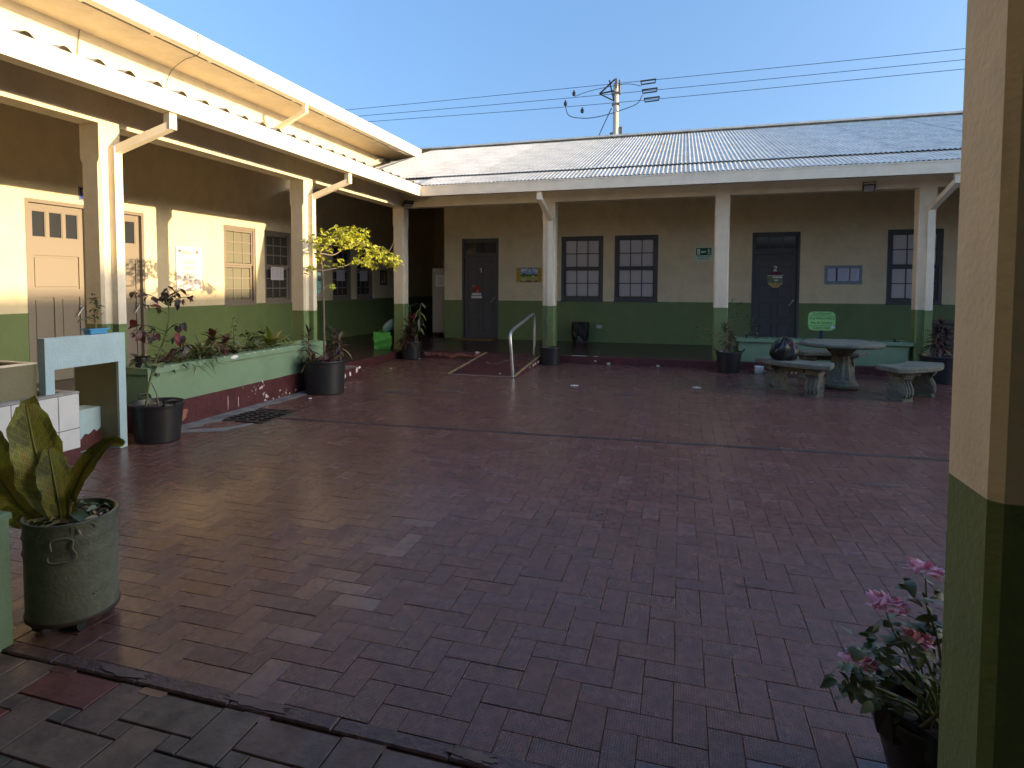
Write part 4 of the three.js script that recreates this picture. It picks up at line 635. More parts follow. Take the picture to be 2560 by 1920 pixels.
// ---------------------------------------------------------------- planters and what grows in them
{
  const p = thing('long_planter', 'long mint green planter on maroon plinth along the left walkway', 'planter');
  const x0 = CURB_X + 0.005, x1 = -5.055, z0 = -8.12, z1 = -4.885, T = 0.60, t = 0.09;
  put('plinth', [box(x0, x1 + 0.004, -0.01, 0.275, z0, z1 + 0.004)], M.maroon_paint, p);
  put('trough', [box(x1 - t, x1, 0.275, T, z0, z1), box(x0, x1 - t, 0.275, T, z1 - t, z1), box(x0, x1 - t, 0.275, T, z0, z0 + t), box(x0, x0 + t, 0.275, T, z0 + t, z1 - t)], M.mint_planter, p);
  put('rim', [bevelBox(x1 - 0.13, x1 + 0.022, T, 0.665, z0, z1 + 0.022, 0.007), box(x0, x1 - 0.13, T, 0.664, z1 - 0.13, z1 + 0.022), box(x0, x1 - 0.13, T, 0.664, z0, z0 + 0.12), box(x0, x0 + 0.12, T, 0.664, z0 + 0.12, z1 - 0.13)], M.mint_planter, p);
  put('soil', box(x0 + t, x1 - t, 0.28, 0.630, z0 + t, z1 - t), M.soil, p);
  put('torn_label', onX(flake(0.15, 0.05, 0.001, 9, 0.3), x1 + 0.0222, 0.643, -6.12), M.white_paint, p);
  put('bare_brick_chip', onX(flake(0.20, 0.13, 0.003, 16, 0.35).rotateZ(0.6), x1 + 0.0035, 0.11, -5.32), M.bare_brick, p);
  for (let i = 0; i < 24; i++) put('paint_chip', onX(flake(rnd(0.012, 0.10) * (i % 4 ? 0.6 : 1.3), rnd(0.012, 0.06) * (i % 4 ? 0.6 : 1.3), 0.0015, 18, 0.75).rotateZ(rnd(3)), x1 + 0.0035, i < 14 ? rnd(0.01, 0.12) : rnd(0.12, 0.27), i < 14 ? rnd(-7.4, -6.55) : rnd(-6.7, -6.2)), M.pale_chip, p);
  for (const [z, h] of [[-5.18, 0.14], [-6.02, 0.2], [-6.2, 0.16]]) put('lime_drip', onX(flake(0.012, h, 0.002, 10, 0.3), x1 + 0.0035, h * 0.6, z), M.pale_chip, p);
  for (let i = 0; i < 16; i++) put('rim_chip', onX(flake(rnd(0.015, 0.05), 0.014, 0.0015, 8, 0.4), x1 + 0.0222, 0.657, rnd(-7.3, -4.95)), M.pale_chip, p);
  const plant = (name, label, x, z) => thing(name, label, 'plant', [x, 0.628, z], 0, 'plants in the long mint planter');
  { const q = plant('spider_plant', 'clump of arching grassy green leaves in the long planter', -5.26, -5.62); for (let i = 0; i < 130; i++) leaf(q, i % 3 ? LG.grass : LG.strap, rnd() < 0.6 ? M.leaf_green : rnd() < 0.5 ? M.leaf_yellow : M.leaf_pale, [rnd(-0.10, 0.10), 0, rnd(-0.30, 0.25)], rnd(6.3), rnd(0.4, 1.4), rnd(-0.4, 0.4), rnd(0.9, 1.5)); }
  { const q = plant('bronze_croton', 'bronze leafed plant right of the grassy clump in the planter', -5.26, -6.02); spike(q, [M.leaf_bronze, M.leaf_bronze, M.leaf_red, M.leaf_green], [0, 0, 0.05], 0.26, 26, [LG.broad, LG.lance2], 1.4); spike(q, [M.leaf_bronze, M.leaf_red, M.leaf_green], [0.03, 0, -0.16], 0.20, 22, [LG.broad, LG.lance2], 1.35); }
  { const q = plant('tall_pale_herb', 'tall pale green herb rising above the long planter', -5.28, -6.42); put('stem', tube([[0, 0, 0], [0.01, 0.2, 0.01], [-0.01, 0.46, 0.0]], 0.006, 0.003, 5), M.green_stem, q, true); for (let i = 0; i < 34; i++) { const k = i / 33; leaf(q, LG.oval, M.leaf_pale, [rnd(-0.02, 0.02), 0.03 + 0.43 * k, rnd(-0.03, 0.03)], i * 2.4, rnd(-0.2, 0.9), 0, (k < 0.35 ? 1.5 : 0.8) * rnd(0.7, 1)); } rosette(q, M.leaf_pale, [0.02, 0.02, 0.05], 22, 0.1, 1.2, [LG.lance2], 0.9, 1.3); }
  { const q = plant('dark_green_bush', 'dark green leafy bush in the long planter', -5.27, -6.78); for (let i = 0; i < 80; i++) leaf(q, LG.oval, M.leaf_green, [rnd(-0.11, 0.11), rnd(0.02, 0.28), rnd(-0.15, 0.15)], rnd(6.3), rnd(-0.5, 0.7), rnd(-0.4, 0.4), rnd(0.9, 1.5)); put('stem', tube([[0, 0, 0], [0.02, 0.2, 0]], 0.006, 0.003, 5), M.green_stem, q, true); }
  { const q = plant('lime_leaf_plant', 'bright lime green broad leafed plant in the long planter', -5.26, -7.12); rosette(q, [M.leaf_lime, M.leaf_lime, M.leaf_yellow], [0, 0.02, 0], 24, 0.3, 1.4, [LG.broad, LG.lance], 1.3, 1.9); }
  { const q = plant('thin_leaf_sprig', 'small sprig of thin pale leaves at the planter end', -5.28, -7.55); for (let i = 0; i < 9; i++) leaf(q, LG.strap, i % 2 ? M.leaf_pale : M.leaf_green, [rnd(-0.05, 0.05), 0, rnd(-0.12, 0.12)], rnd(6.3), rnd(0.5, 1.3), 0, rnd(0.5, 0.75)); rosette(q, M.leaf_green, [0.02, 0.0, 0.2], 10, 0.1, 0.9, [LG.oval], 0.8, 1.1); }
  { const q = plant('dark_red_sprig', 'low dark red leafed plant at the near end of the planter', -5.22, -5.27); rosette(q, [M.leaf_dark, M.leaf_red], [0, 0, 0], 20, 0.1, 1.2, [LG.oval, LG.lance], 1.0, 1.5); rosette(q, [M.leaf_green, M.leaf_dark], [0.0, 0, 0.14], 18, 0.1, 1.1, [LG.oval, LG.lance], 0.9, 1.3); }
  { const q = thing('small_black_pot', 'small black flowerpot standing on the near corner of the planter', 'potted plant', [-5.19, 0.662, -4.94]); pot(q, 0.058, 0.043, 0.10); rosette(q, [M.leaf_green, M.leaf_dark], [0, 0.07, 0], 12, 0.1, 1.2, [LG.broad, LG.oval], 0.7, 1.0); leaf(q, LG.broad, M.leaf_green, [0.05, 0.06, 0], 1.9, -0.5, 0.2, 1.3); leaf(q, LG.broad, M.leaf_pale, [0.05, 0.05, 0.02], 1.2, -0.8, 0.4, 1.2); }
  const chips = thing('white_pebbles', 'scattered white pebbles on the soil of the long planter', 'pebbles'); tag(chips, null, null, null, 'stuff');
  put('pebble_bed', Array.from({ length: 22 }, () => new THREE.IcosahedronGeometry(rnd(0.010, 0.022), 1).scale(1, 0.6, 1.3).translate(rnd(-5.30, -5.18), 0.636, rnd(-6.6, -5.1))), M.white_paint, chips);
}
{
  const p = thing('back_planter', 'mint green planter on the back walkway behind the stone table', 'planter');
  const x0 = 0.975, x1 = 3.58, z1 = CURB_Z - 0.03, z0 = z1 - 0.5, T = 0.50, t = 0.08;
  put('trough', [box(x0, x1, WALK, T, z1 - t, z1), box(x0, x1, WALK, T, z0, z0 + t), box(x0, x0 + t, WALK, T, z0 + t, z1 - t), box(x1 - t, x1, WALK, T, z0 + t, z1 - t)], M.mint_planter, p);
  put('rim', [bevelBox(x0 - 0.04, x1 + 0.07, T, 0.555, z1 - 0.11, z1 + 0.03, 0.006), box(x0 - 0.04, x1 + 0.07, T, 0.554, z0 - 0.02, z0 + 0.1), box(x0 - 0.04, x0 + 0.09, T, 0.554, z0 + 0.1, z1 - 0.11), box(x1 - 0.06, x1 + 0.07, T, 0.554, z0 + 0.1, z1 - 0.11)], M.mint_planter, p);
  put('soil', box(x0 + t, x1 - t, WALK + 0.1, 0.525, z0 + t, z1 - t), M.soil, p);
  put('chip', onZ(flake(0.06, 0.02, 0.002, 8, 0.3).rotateZ(-0.5), 2.93, 0.33, z1), M.white_paint, p);
  const spots = [1.12, 1.28, 1.42, 1.60, 1.78, 2.05, 2.22, 2.46, 2.60, 2.72, 2.92, 3.08, 3.22, 3.45], looks = ['dark red', 'dark', 'pale grey', 'green', 'pale', 'spiky green', 'small dark', 'dense dark green', 'green', 'dry', 'arching pale', 'low green', 'tall pale', 'spiky dark'];
  spots.forEach((x, i) => { const q = thing('succulent', looks[i] + ' succulent in the back planter, ' + ['first', 'second', 'third', 'fourth', 'fifth', 'sixth', 'seventh', 'eighth', 'ninth', 'tenth', 'eleventh', 'twelfth', 'thirteenth', 'last'][i] + ' from the left', 'plant', [x, 0.52, CURB_Z - 0.20 + rnd(-0.05, 0.05)], 0, 'succulents in the back planter'); rosette(q, i < 2 || i === 13 ? [M.leaf_dark, M.leaf_red] : [2, 4, 10, 12].includes(i) ? [M.leaf_pale, M.leaf_green] : M.leaf_green, [0, 0, 0], i === 7 || i === 13 ? 20 : 12, 0.15, 1.3, [LG.lance, LG.strap], 0.35, i === 12 ? 0.8 : 0.55); });
}
// ---------------------------------------------------------------- wash stand on the left
{
  const w = thing('wash_stand', 'light blue concrete wash stand with white tiled trough on the left', 'wash stand');
  put('lintel', box(-4.96, -4.88, 0.80, 1.06, -4.47, -3.71), M.blue_paint, w);
  put('post', box(-4.955, -4.8805, 0.0, 0.80, -3.787, -3.71), M.blue_paint, w);
  put('side_wall', box(-5.42, -4.88, 0.0, 0.7995, -4.47, -4.393), M.blue_paint, w);
  put('side_dark_face', box(-5.40, -4.90, 0.02, 0.798, -4.393, -4.388), M.olive_paint, w);  // thin olive sheet, makes the inner face darker than the blue wall
  put('low_block', box(-5.30, -5.10, 0.0, 0.375, -4.386, -4.12), M.blue_paint, w);
  put('block_stain', onX(new THREE.ExtrudeGeometry(new THREE.Shape([[-0.13, -0.12], [0.13, -0.12], [0.13, 0.06], [0.09, 0.03], [0.06, 0.055], [0.01, 0.02], [-0.03, 0.03], [-0.07, -0.01], [-0.10, 0.0], [-0.13, -0.03]].map(([a, b]) => new THREE.Vector2(a, b))), { depth: 0.002, bevelEnabled: false }).rotateY(0), -5.0995, 0.125, -4.253), M.maroon_paint, w);
  const x1 = -4.825, z0 = -3.955, z1 = -2.55;
  put('trough', [box(x1 - 0.09, x1 - 0.012, 0.12, 0.585, z0, z1), box(-5.32, x1 - 0.09, 0.12, 0.585, z0, z0 + 0.08), box(-5.40, -5.32, 0.12, 0.585, z0, z1)], M.olive_paint, w);
  put('trough_floor', box(-5.32, x1 - 0.09, 0.12, 0.40, z0 + 0.08, z1), M.cement, w);
  put('rim', [bevelBox(x1 - 0.095, x1, 0.585, 0.602, z0, z1, 0.004), box(-5.32, x1 - 0.095, 0.585, 0.6, z0, z0 + 0.085)], std('cement_rim', lin(0.42, 0.40, 0.37), { map: tintConcrete, roughness: 0.8 }), w);
  put('plinth', box(-5.40, x1 - 0.006, -0.01, 0.12, z0, z1), M.maroon_paint, w);
  put('grout', box(x1 - 0.0125, x1 - 0.004, 0.12, 0.585, z0, z1), std('grout', lin(0.05, 0.06, 0.085), { roughness: 0.9 }), w);
  for (let i = 0; i < 7; i++) for (const [a, b] of [[0.124, 0.288], [0.294, 0.581]]) { const zz = z0 + 0.004 + i * 0.187; put('tile', rbox(x1 - 0.010, x1 + rnd(0, 0.001), a, b, zz, zz + 0.181, 0.0025, 1), M.white_tile, w); }
  put('paint_chip', onX(flake(0.05, 0.04, 0.002, 9, 0.6), x1 - 0.0055, 0.07, -3.62), M.pale_chip, w);
  const b = thing('box_planter', 'olive box planter with cream rim behind the wash stand', 'planter');
  put('wall', [box(-5.62, -4.97, 0, 0.855, -3.705, -3.655), box(-5.62, -5.57, 0, 0.855, -3.655, -2.9), box(-5.02, -4.97, 0, 0.855, -3.655, -2.9)], M.olive_paint, b);
  put('rim', [box(-5.625, -4.965, 0.855, 0.868, -3.71, -3.65), box(-5.625, -5.565, 0.855, 0.868, -3.65, -2.9), box(-5.025, -4.965, 0.855, 0.868, -3.65, -2.9)], M.cream_trim, b);
  put('soil', box(-5.57, -5.02, 0.1, 0.78, -3.655, -2.9), M.soil, b);
  const q = thing('bonsai', 'little bushy plant in shallow blue pot on the wash stand lintel', 'potted plant', [-4.925, 1.06, -4.21]);
  put('pot', [rbox(-0.045, 0.045, 0, 0.045, -0.085, 0.085, 0.012), rbox(-0.055, 0.055, 0.038, 0.052, -0.105, 0.105, 0.006)], std('pot_blue', lin(0.08, 0.33, 0.62), { roughness: 0.35 }), q);
  put('soil', box(-0.045, 0.045, 0.04, 0.055, -0.09, 0.09), M.soil, q);
  put('trunk', tube([[0, 0.05, 0], [0.01, 0.12, 0.01], [-0.01, 0.22, 0.0]], 0.011, 0.005, 6), M.wood_stem, q, true); put('twig', tube([[0, 0.1, 0.0], [0.02, 0.13, 0.06], [0.02, 0.14, 0.13]], 0.005, 0.002, 5), M.wood_stem, q, true);
  for (let i = 0; i < 46; i++) { const k = rnd(); leaf(q, LG.oval, M.leaf_green, [rnd(-0.03, 0.03), 0.12 + 0.22 * k, rnd(-0.04, 0.04) * (1.3 - k)], rnd(6.3), rnd(-0.2, 1.2), rnd(-0.4, 0.4), rnd(0.4, 0.65)); } rosette(q, [M.leaf_green, M.leaf_pale], [0.02, 0.14, 0.13], 9, -0.3, 0.6, [LG.oval], 0.4, 0.6);
}
// ---------------------------------------------------------------- stone table and benches
{
  const C = [2.23, 0, -10.22], t = thing('stone_table', 'round concrete table with twisted fluted pedestal in the courtyard', 'table', C);
  put('table_top', lathe([[0, 0.610], [0.50, 0.612], [0.535, 0.618], [0.548, 0.640], [0.545, 0.662], [0.53, 0.676], [0.49, 0.682], [0, 0.684]], 56), M.stone, t);
  const ped = lathe([[0.10, 0.0], [0.235, 0.0], [0.235, 0.06], [0.225, 0.075], [0.21, 0.085], [0.215, 0.10], [0.20, 0.125], [0.185, 0.14], [0.17, 0.20], [0.145, 0.30], [0.118, 0.40], [0.112, 0.46], [0.125, 0.50], [0.17, 0.545], [0.20, 0.575], [0.205, 0.612]], 80), P = ped.attributes.position;
  for (let i = 0; i < P.count; i++) { const x = P.getX(i), y = P.getY(i), z = P.getZ(i), a = Math.atan2(z, x), k = y > 0.13 && y < 0.52 ? 1 : 0, s = 1 + k * 0.075 * Math.cos(10 * a + y * 7); P.setX(i, x * s); P.setZ(i, z * s); } ped.computeVertexNormals();
  put('pedestal', ped, M.stone, t);
  const bench = (angle, half, label) => {                    // an arc of the ring round the table, on two scrolled legs
    const b = thing('stone_bench', label, 'bench', C, 0, 'curved concrete benches round the table'), r0 = 0.80, r1 = 1.20, s = new THREE.Shape();
    s.absarc(0, 0, r1, angle - half, angle + half, false); s.absarc(0, 0, r0, angle + half, angle - half, true); s.closePath();
    const g = new THREE.ExtrudeGeometry(s, { depth: 0.035, bevelEnabled: true, bevelSize: 0.018, bevelThickness: 0.018, bevelSegments: 3, curveSegments: 22 }); g.rotateX(Math.PI / 2); g.translate(0, 0.432, 0);
    put('seat', g, M.stone, b);
    for (const k of [-1, 1]) {
      const a = angle + k * half * 0.62, prof = [[0.80, 0], [1.02, 0], [1.02, 0.03], [1.00, 0.045], [1.03, 0.09], [1.035, 0.14], [1.01, 0.20], [0.985, 0.24], [0.99, 0.27], [1.02, 0.30], [1.02, 0.325], [1.04, 0.33], [1.04, 0.38], [0.78, 0.38], [0.78, 0.33], [0.80, 0.325], [0.80, 0.30], [0.835, 0.27], [0.83, 0.24], [0.80, 0.20], [0.785, 0.14], [0.79, 0.09], [0.82, 0.045], [0.80, 0.03]];
      const l = new THREE.ExtrudeGeometry(new THREE.Shape(prof.map(([x, y]) => new THREE.Vector2(x + 0.09, y))), { depth: 0.15, bevelEnabled: true, bevelSize: 0.008, bevelThickness: 0.008, bevelSegments: 1 }); l.translate(0, 0, -0.075); l.rotateY(-a);
      const flutes = [-0.045, 0, 0.045].map((d) => tube([[1.122, 0.05, d], [1.128, 0.10, d], [1.128, 0.15, d], [1.105, 0.21, d], [1.082, 0.26, d], [1.112, 0.305, d]], 0.014, 0.014, 6, 14).toNonIndexed().rotateY(-a));
      put('leg', l, M.stone, b); put('leg_flute', flutes, M.stone, b);
      const relief = []; for (const sd of [-1, 1]) for (const [r, y, R] of [[0.955, 0.16, 0.045], [1.03, 0.10, 0.03], [0.93, 0.25, 0.03]]) relief.push(new THREE.TorusGeometry(R, 0.009, 6, 18, 5.2).translate(r, y, sd * 0.082).rotateY(-a)); put('scroll_relief', relief, M.stone, b);
    }
    const ap = new THREE.Shape(); ap.absarc(0, 0, 1.0, angle - 0.16, angle + 0.16, false); ap.absarc(0, 0, 0.95, angle + 0.16, angle - 0.16, true); const ag = new THREE.ExtrudeGeometry(ap, { depth: 0.09, bevelEnabled: false, curveSegments: 8 }); ag.rotateX(Math.PI / 2); ag.translate(0, 0.385, 0); put('apron', ag, M.stone, b);
    return b;
  };
  bench(2.40, 0.50, 'curved concrete bench carrying the black bag, left of the table'); bench(0.72, 0.50, 'curved concrete bench in front right of the table'); bench(-1.55, 0.48, 'curved concrete bench behind the table');
  // black bag on the left bench
  const k = thing('black_bag', 'slumped black plastic bag with pink ribbon lying on the bench', 'bag', [1.40, 0.432, -9.62], 0.4);
  const g = new THREE.SphereGeometry(1, 64, 40), p = g.attributes.position; for (let i = 0; i < p.count; i++) { let x = p.getX(i), y = p.getY(i), z = p.getZ(i); const a = Math.atan2(z, x), up = (y + 1) / 2, fold = 0.09 * Math.sin(a * 5 + up * 4 + 1) + 0.07 * Math.sin(a * 9 + up * 7) + 0.05 * Math.sin(a * 17 + up * 11) + 0.07 * Math.sin(up * 13 + a * 3), r = (up < 0.5 ? 1 : 1 - 0.55 * Math.pow((up - 0.5) * 2, 1.6)) * (1 + fold); p.setXYZ(i, x * r * 0.19 - 0.02 * up, Math.max(0.003, up * 0.36 * (1 + 0.5 * fold) - 0.035), z * r * 0.13); } g.computeVertexNormals(); put('sack', g, M.black_bag, k);
  put('handle', [tube([[-0.07, 0.26, 0], [-0.05, 0.31, 0.01], [0, 0.33, 0.02], [0.03, 0.29, 0.0]], 0.011, 0.008, 6), tube([[0.0, 0.28, 0.03], [0.05, 0.315, 0.03], [0.09, 0.28, 0.02], [0.1, 0.22, 0]], 0.011, 0.008, 6)], M.black_bag, k, true);
  const pk = std('ribbon_pink', lin(0.72, 0.16, 0.20), { roughness: 0.6 }); for (let i = 0; i < 7; i++) { const o = put('ribbon', leafGeo(0.055, 0.02, 0.5, 0.5, 4), i ? pk : M.white_paint, k, true); leafAt(o, [0.055 + rnd(-0.02, 0.02), 0.25 + rnd(-0.02, 0.02), 0.07], rnd(-1.5, 1.5), rnd(-0.6, 0.7), rnd(-1, 1), rnd(0.7, 1.2)); }
}
// ---------------------------------------------------------------- notices, signs, posters
function canvasTex(w, h, draw) { const c = document.createElement('canvas'); c.width = w; c.height = h; const x = c.getContext('2d'); draw(x, w, h); const t = new THREE.CanvasTexture(c); t.colorSpace = THREE.SRGBColorSpace; return t; }
function board(name, label, category, [x, y, z], turn, w, h, t, frameMat, tex, inset = 0, rough = 0.6) {
  const o = thing(name, label, category, [x, y, z], turn);
  put('panel', box(-w / 2, w / 2, -h / 2, h / 2, 0.001, t), frameMat, o);
  const m = new THREE.MeshPhysicalMaterial({ map: tex, roughness: rough }); m.name = name + '_print'; const g = new THREE.PlaneGeometry(w - inset * 2, h - inset * 2); g.translate(0, 0, t + 0.0015); put('print', g, m, o, true);
  return o;
}
const LEFT = Math.PI / 2;
{ // exit sign
  const tex = canvasTex(390, 300, (c, w, h) => {
    c.fillStyle = '#cfe8d8'; c.fillRect(0, 0, w, h); c.fillStyle = '#0b5a45'; c.fillRect(34, 22, 322, 164); c.fillStyle = '#d6efe0'; c.fillRect(54, 40, 66, 128);
    c.beginPath(); c.moveTo(134, 108); c.lineTo(168, 72); c.lineTo(168, 92); c.lineTo(240, 92); c.lineTo(240, 124); c.lineTo(168, 124); c.lineTo(168, 144); c.closePath(); c.fill();
    c.beginPath(); c.arc(300, 52, 14, 0, 7); c.fill(); c.lineWidth = 16; c.lineCap = 'round'; c.strokeStyle = '#d6efe0'; c.beginPath(); c.moveTo(300, 72); c.lineTo(304, 118); c.lineTo(284, 164); c.moveTo(304, 116); c.lineTo(330, 164); c.stroke(); c.lineWidth = 11; c.beginPath(); c.moveTo(262, 96); c.lineTo(290, 84); c.lineTo(318, 80); c.lineTo(340, 106); c.stroke();
    c.fillStyle = '#0b5a45'; c.font = 'bold 30px sans-serif'; c.textAlign = 'center'; c.fillText('RUTA HACIA SALIDA', w / 2, 228, 350); c.fillText('DE EMERGENCIA', w / 2, 272, 300); });
  board('exit_sign', 'green and white emergency exit sign with left arrow on the back wall', 'sign', [0.449, 2.203, WALL_Z], 0, 0.39, 0.30, 0.006, M.white_paint, tex);
}
{ // poster left of the second column
  const tex = canvasTex(640, 372, (c, w, h) => {
    c.fillStyle = '#d9cfae'; c.fillRect(0, 0, w, h); c.fillStyle = '#c29a2c'; c.fillRect(14, 14, w - 28, h - 28);
    c.save(); c.beginPath(); c.rect(118, 14, 410, h - 28); c.clip(); c.fillStyle = '#8fb4d6'; c.fillRect(118, 14, 410, 200); c.fillStyle = '#dfeaf2'; for (const [x, y, r] of [[170, 70, 40], [250, 60, 46], [340, 80, 40], [440, 62, 46], [500, 90, 36]]) { c.beginPath(); c.arc(x, y, r, 0, 7); c.fill(); }
    c.fillStyle = '#5c6aa6'; for (let i = 0; i < 26; i++) { c.beginPath(); c.arc(230 + (i * 37) % 250, 40 + (i * 23) % 66, 9, 0, 7); c.fill(); }
    c.fillStyle = '#2f5a22'; c.fillRect(118, 176, 410, 50); c.fillStyle = '#9fbf57'; c.fillRect(118, 216, 410, 120); c.fillStyle = '#6a1a16'; c.fillRect(118, 320, 410, 40); c.fillStyle = '#20242a'; c.fillRect(118, 14, 410, 12);
    for (const [x, y, skin, hair, top] of [[200, 200, '#8c5a44', '#3a1512', '#cdbf9c'], [420, 205, '#d9b58d', '#4b2a1c', '#c79aa0']]) { c.fillStyle = top; c.beginPath(); c.ellipse(x, 300, 62, 46, 0, 0, 7); c.fill(); c.fillStyle = hair; c.beginPath(); c.arc(x, y - 14, 42, 0, 7); c.fill(); c.fillStyle = skin; c.beginPath(); c.ellipse(x, y + 8, 30, 38, 0, 0, 7); c.fill(); }
    c.restore(); });
  board('poster', 'yellow edged poster of two children between door and column', 'poster', [-3.565, 1.741, WALL_Z], 0, 0.66, 0.375, 0.008, M.cream_trim, tex);
}
{ // notice board right of door 2
  const tex = canvasTex(710, 400, (c, w, h) => {
    c.fillStyle = '#8597a5'; c.fillRect(0, 0, w, h); for (let i = 0; i < 420; i++) { c.fillStyle = ['#4c6172', '#b6c5d3', '#6d8293', '#39505f', '#d2dce6'][i % 5]; const x = (i * 97) % w, y = (i * 61) % h; c.beginPath(); c.ellipse(x, y, 9, 4, i, 0, 7); c.fill(); }
    for (const [x, ww] of [[68, 145], [252, 208], [500, 150]]) { c.fillStyle = '#cfd4e8'; c.fillRect(x, 66, ww, 258); c.fillStyle = '#a3a6c0'; for (let r = 0; r < 12; r++) c.fillRect(x + 14, 84 + r * 19, ww - 28 - (r * 31) % 40, 5); }
    c.fillStyle = '#403063'; c.fillRect(216, 62, 34, 264); c.fillStyle = '#7b8a86'; c.fillRect(464, 72, 26, 250); });
  board('notice_board', 'blue grey notice board with three white papers right of door two', 'notice board', [3.236, 1.721, WALL_Z], 0, 0.71, 0.40, 0.012, M.cream_trim, tex);
}
{ // plaque on the sunlit wall
  const tex = canvasTex(300, 384, (c, w, h) => {
    c.fillStyle = '#d9d6dc'; c.fillRect(0, 0, w, h); c.fillStyle = '#6d6468'; const line = (x, y, ww, hh) => { let p = x; while (p < x + ww) { const q = 6 + ((p * 7 + y * 3) % 13); c.fillRect(p, y, Math.min(q, x + ww - p), hh); p += q + 4; } };
    c.fillRect(24, 26, 34, 22); c.fillRect(70, 40, 90, 7); line(60, 50, 150, 7); line(70, 64, 160, 7); line(20, 78, 70, 4); line(20, 88, 80, 4);
    for (const [y, n] of [[108, 4], [166, 4], [228, 4], [292, 4]]) for (let i = 0; i < n; i++) line(66 + (i * 17) % 20, y + i * 12, 170 - (i * 29) % 44, 6);
    c.fillStyle = '#8a5a52'; c.beginPath(); c.arc(246, 46, 13, 0, 7); c.fill(); c.fillRect(240, 22, 12, 14); c.fillRect(232, 34, 28, 8); c.fillStyle = '#3c3a3c'; for (const [x, y] of [[18, 16], [282, 16], [18, 368], [282, 368]]) { c.beginPath(); c.arc(x, y, 6, 0, 7); c.fill(); } });
  const o = board('wall_plaque', 'white plaque with lines of text on the sunlit left wall', 'plaque', [WALL_X, 1.770, -8.877], LEFT, 0.585, 0.755, 0.018, M.white_paint, tex); o.position.x += 0.004;
}
{ // room sign over the doors, half behind the first column
  const tex = canvasTex(340, 180, (c, w, h) => { c.fillStyle = '#221d33'; c.fillRect(0, 0, w, h); c.fillStyle = '#23408c'; c.fillRect(8, 92, w - 16, 80); c.strokeStyle = '#cfd3da'; c.lineWidth = 5; c.strokeRect(8, 8, w - 16, h - 16); c.fillStyle = '#e8eaf0'; c.font = 'bold 58px sans-serif'; c.textAlign = 'left'; c.fillText('SA', 44, 80); c.fillText('A', 110, 158); });
  board('room_sign', 'dark blue room sign above the doors behind the first column', 'sign', [WALL_X, 2.795, -7.00], LEFT, 0.345, 0.185, 0.012, M.dark_frame, tex);
}
{ // papers taped to the windows
  for (const [z, label, w] of [[-11.42, 'white paper taped inside the second sunlit wing window', 0.44], [-14.02, 'white paper taped to the third window of the left wing', 0.40], [-15.22, 'white paper taped to the farthest window of the left wing', 0.42]]) {
    const tex = canvasTex(220, 150, (c, ww, h) => { c.fillStyle = '#d5d2dd'; c.fillRect(0, 0, ww, h); c.fillStyle = '#b3b0bd'; for (let k = 0; k < 3; k++) for (let r = 0; r < 9; r++) c.fillRect(14 + k * 68, 16 + r * 13, 52 - (r * 17 + k * 11) % 22, 4); });
    const o = board('window_paper', label, 'paper', [WALL_X - 0.022, 1.73, z], LEFT, w, 0.275, 0.0012, M.paper, tex, 0, 0.9); o.rotation.z = rnd(-0.02, 0.02); o.userData.group = 'papers taped to the windows';
  }
  const pic = canvasTex(180, 220, (c, w, h) => { c.fillStyle = '#3d3733'; c.fillRect(0, 0, w, h); c.fillStyle = '#8b7454'; c.fillRect(18, 20, 150, 180); c.fillStyle = '#c9b58c'; c.beginPath(); c.moveTo(80, 40); c.quadraticCurveTo(120, 110, 95, 195); c.lineTo(130, 195); c.quadraticCurveTo(140, 110, 100, 36); c.fill(); c.fillStyle = '#d8cfb6'; c.fillRect(30, 150, 34, 46); });
  board('framed_picture', 'small brown framed picture on the shaded left wall by the corner', 'picture', [WALL_X, 1.70, -16.35], LEFT, 0.42, 0.42, 0.015, M.timber_dark, pic);
}
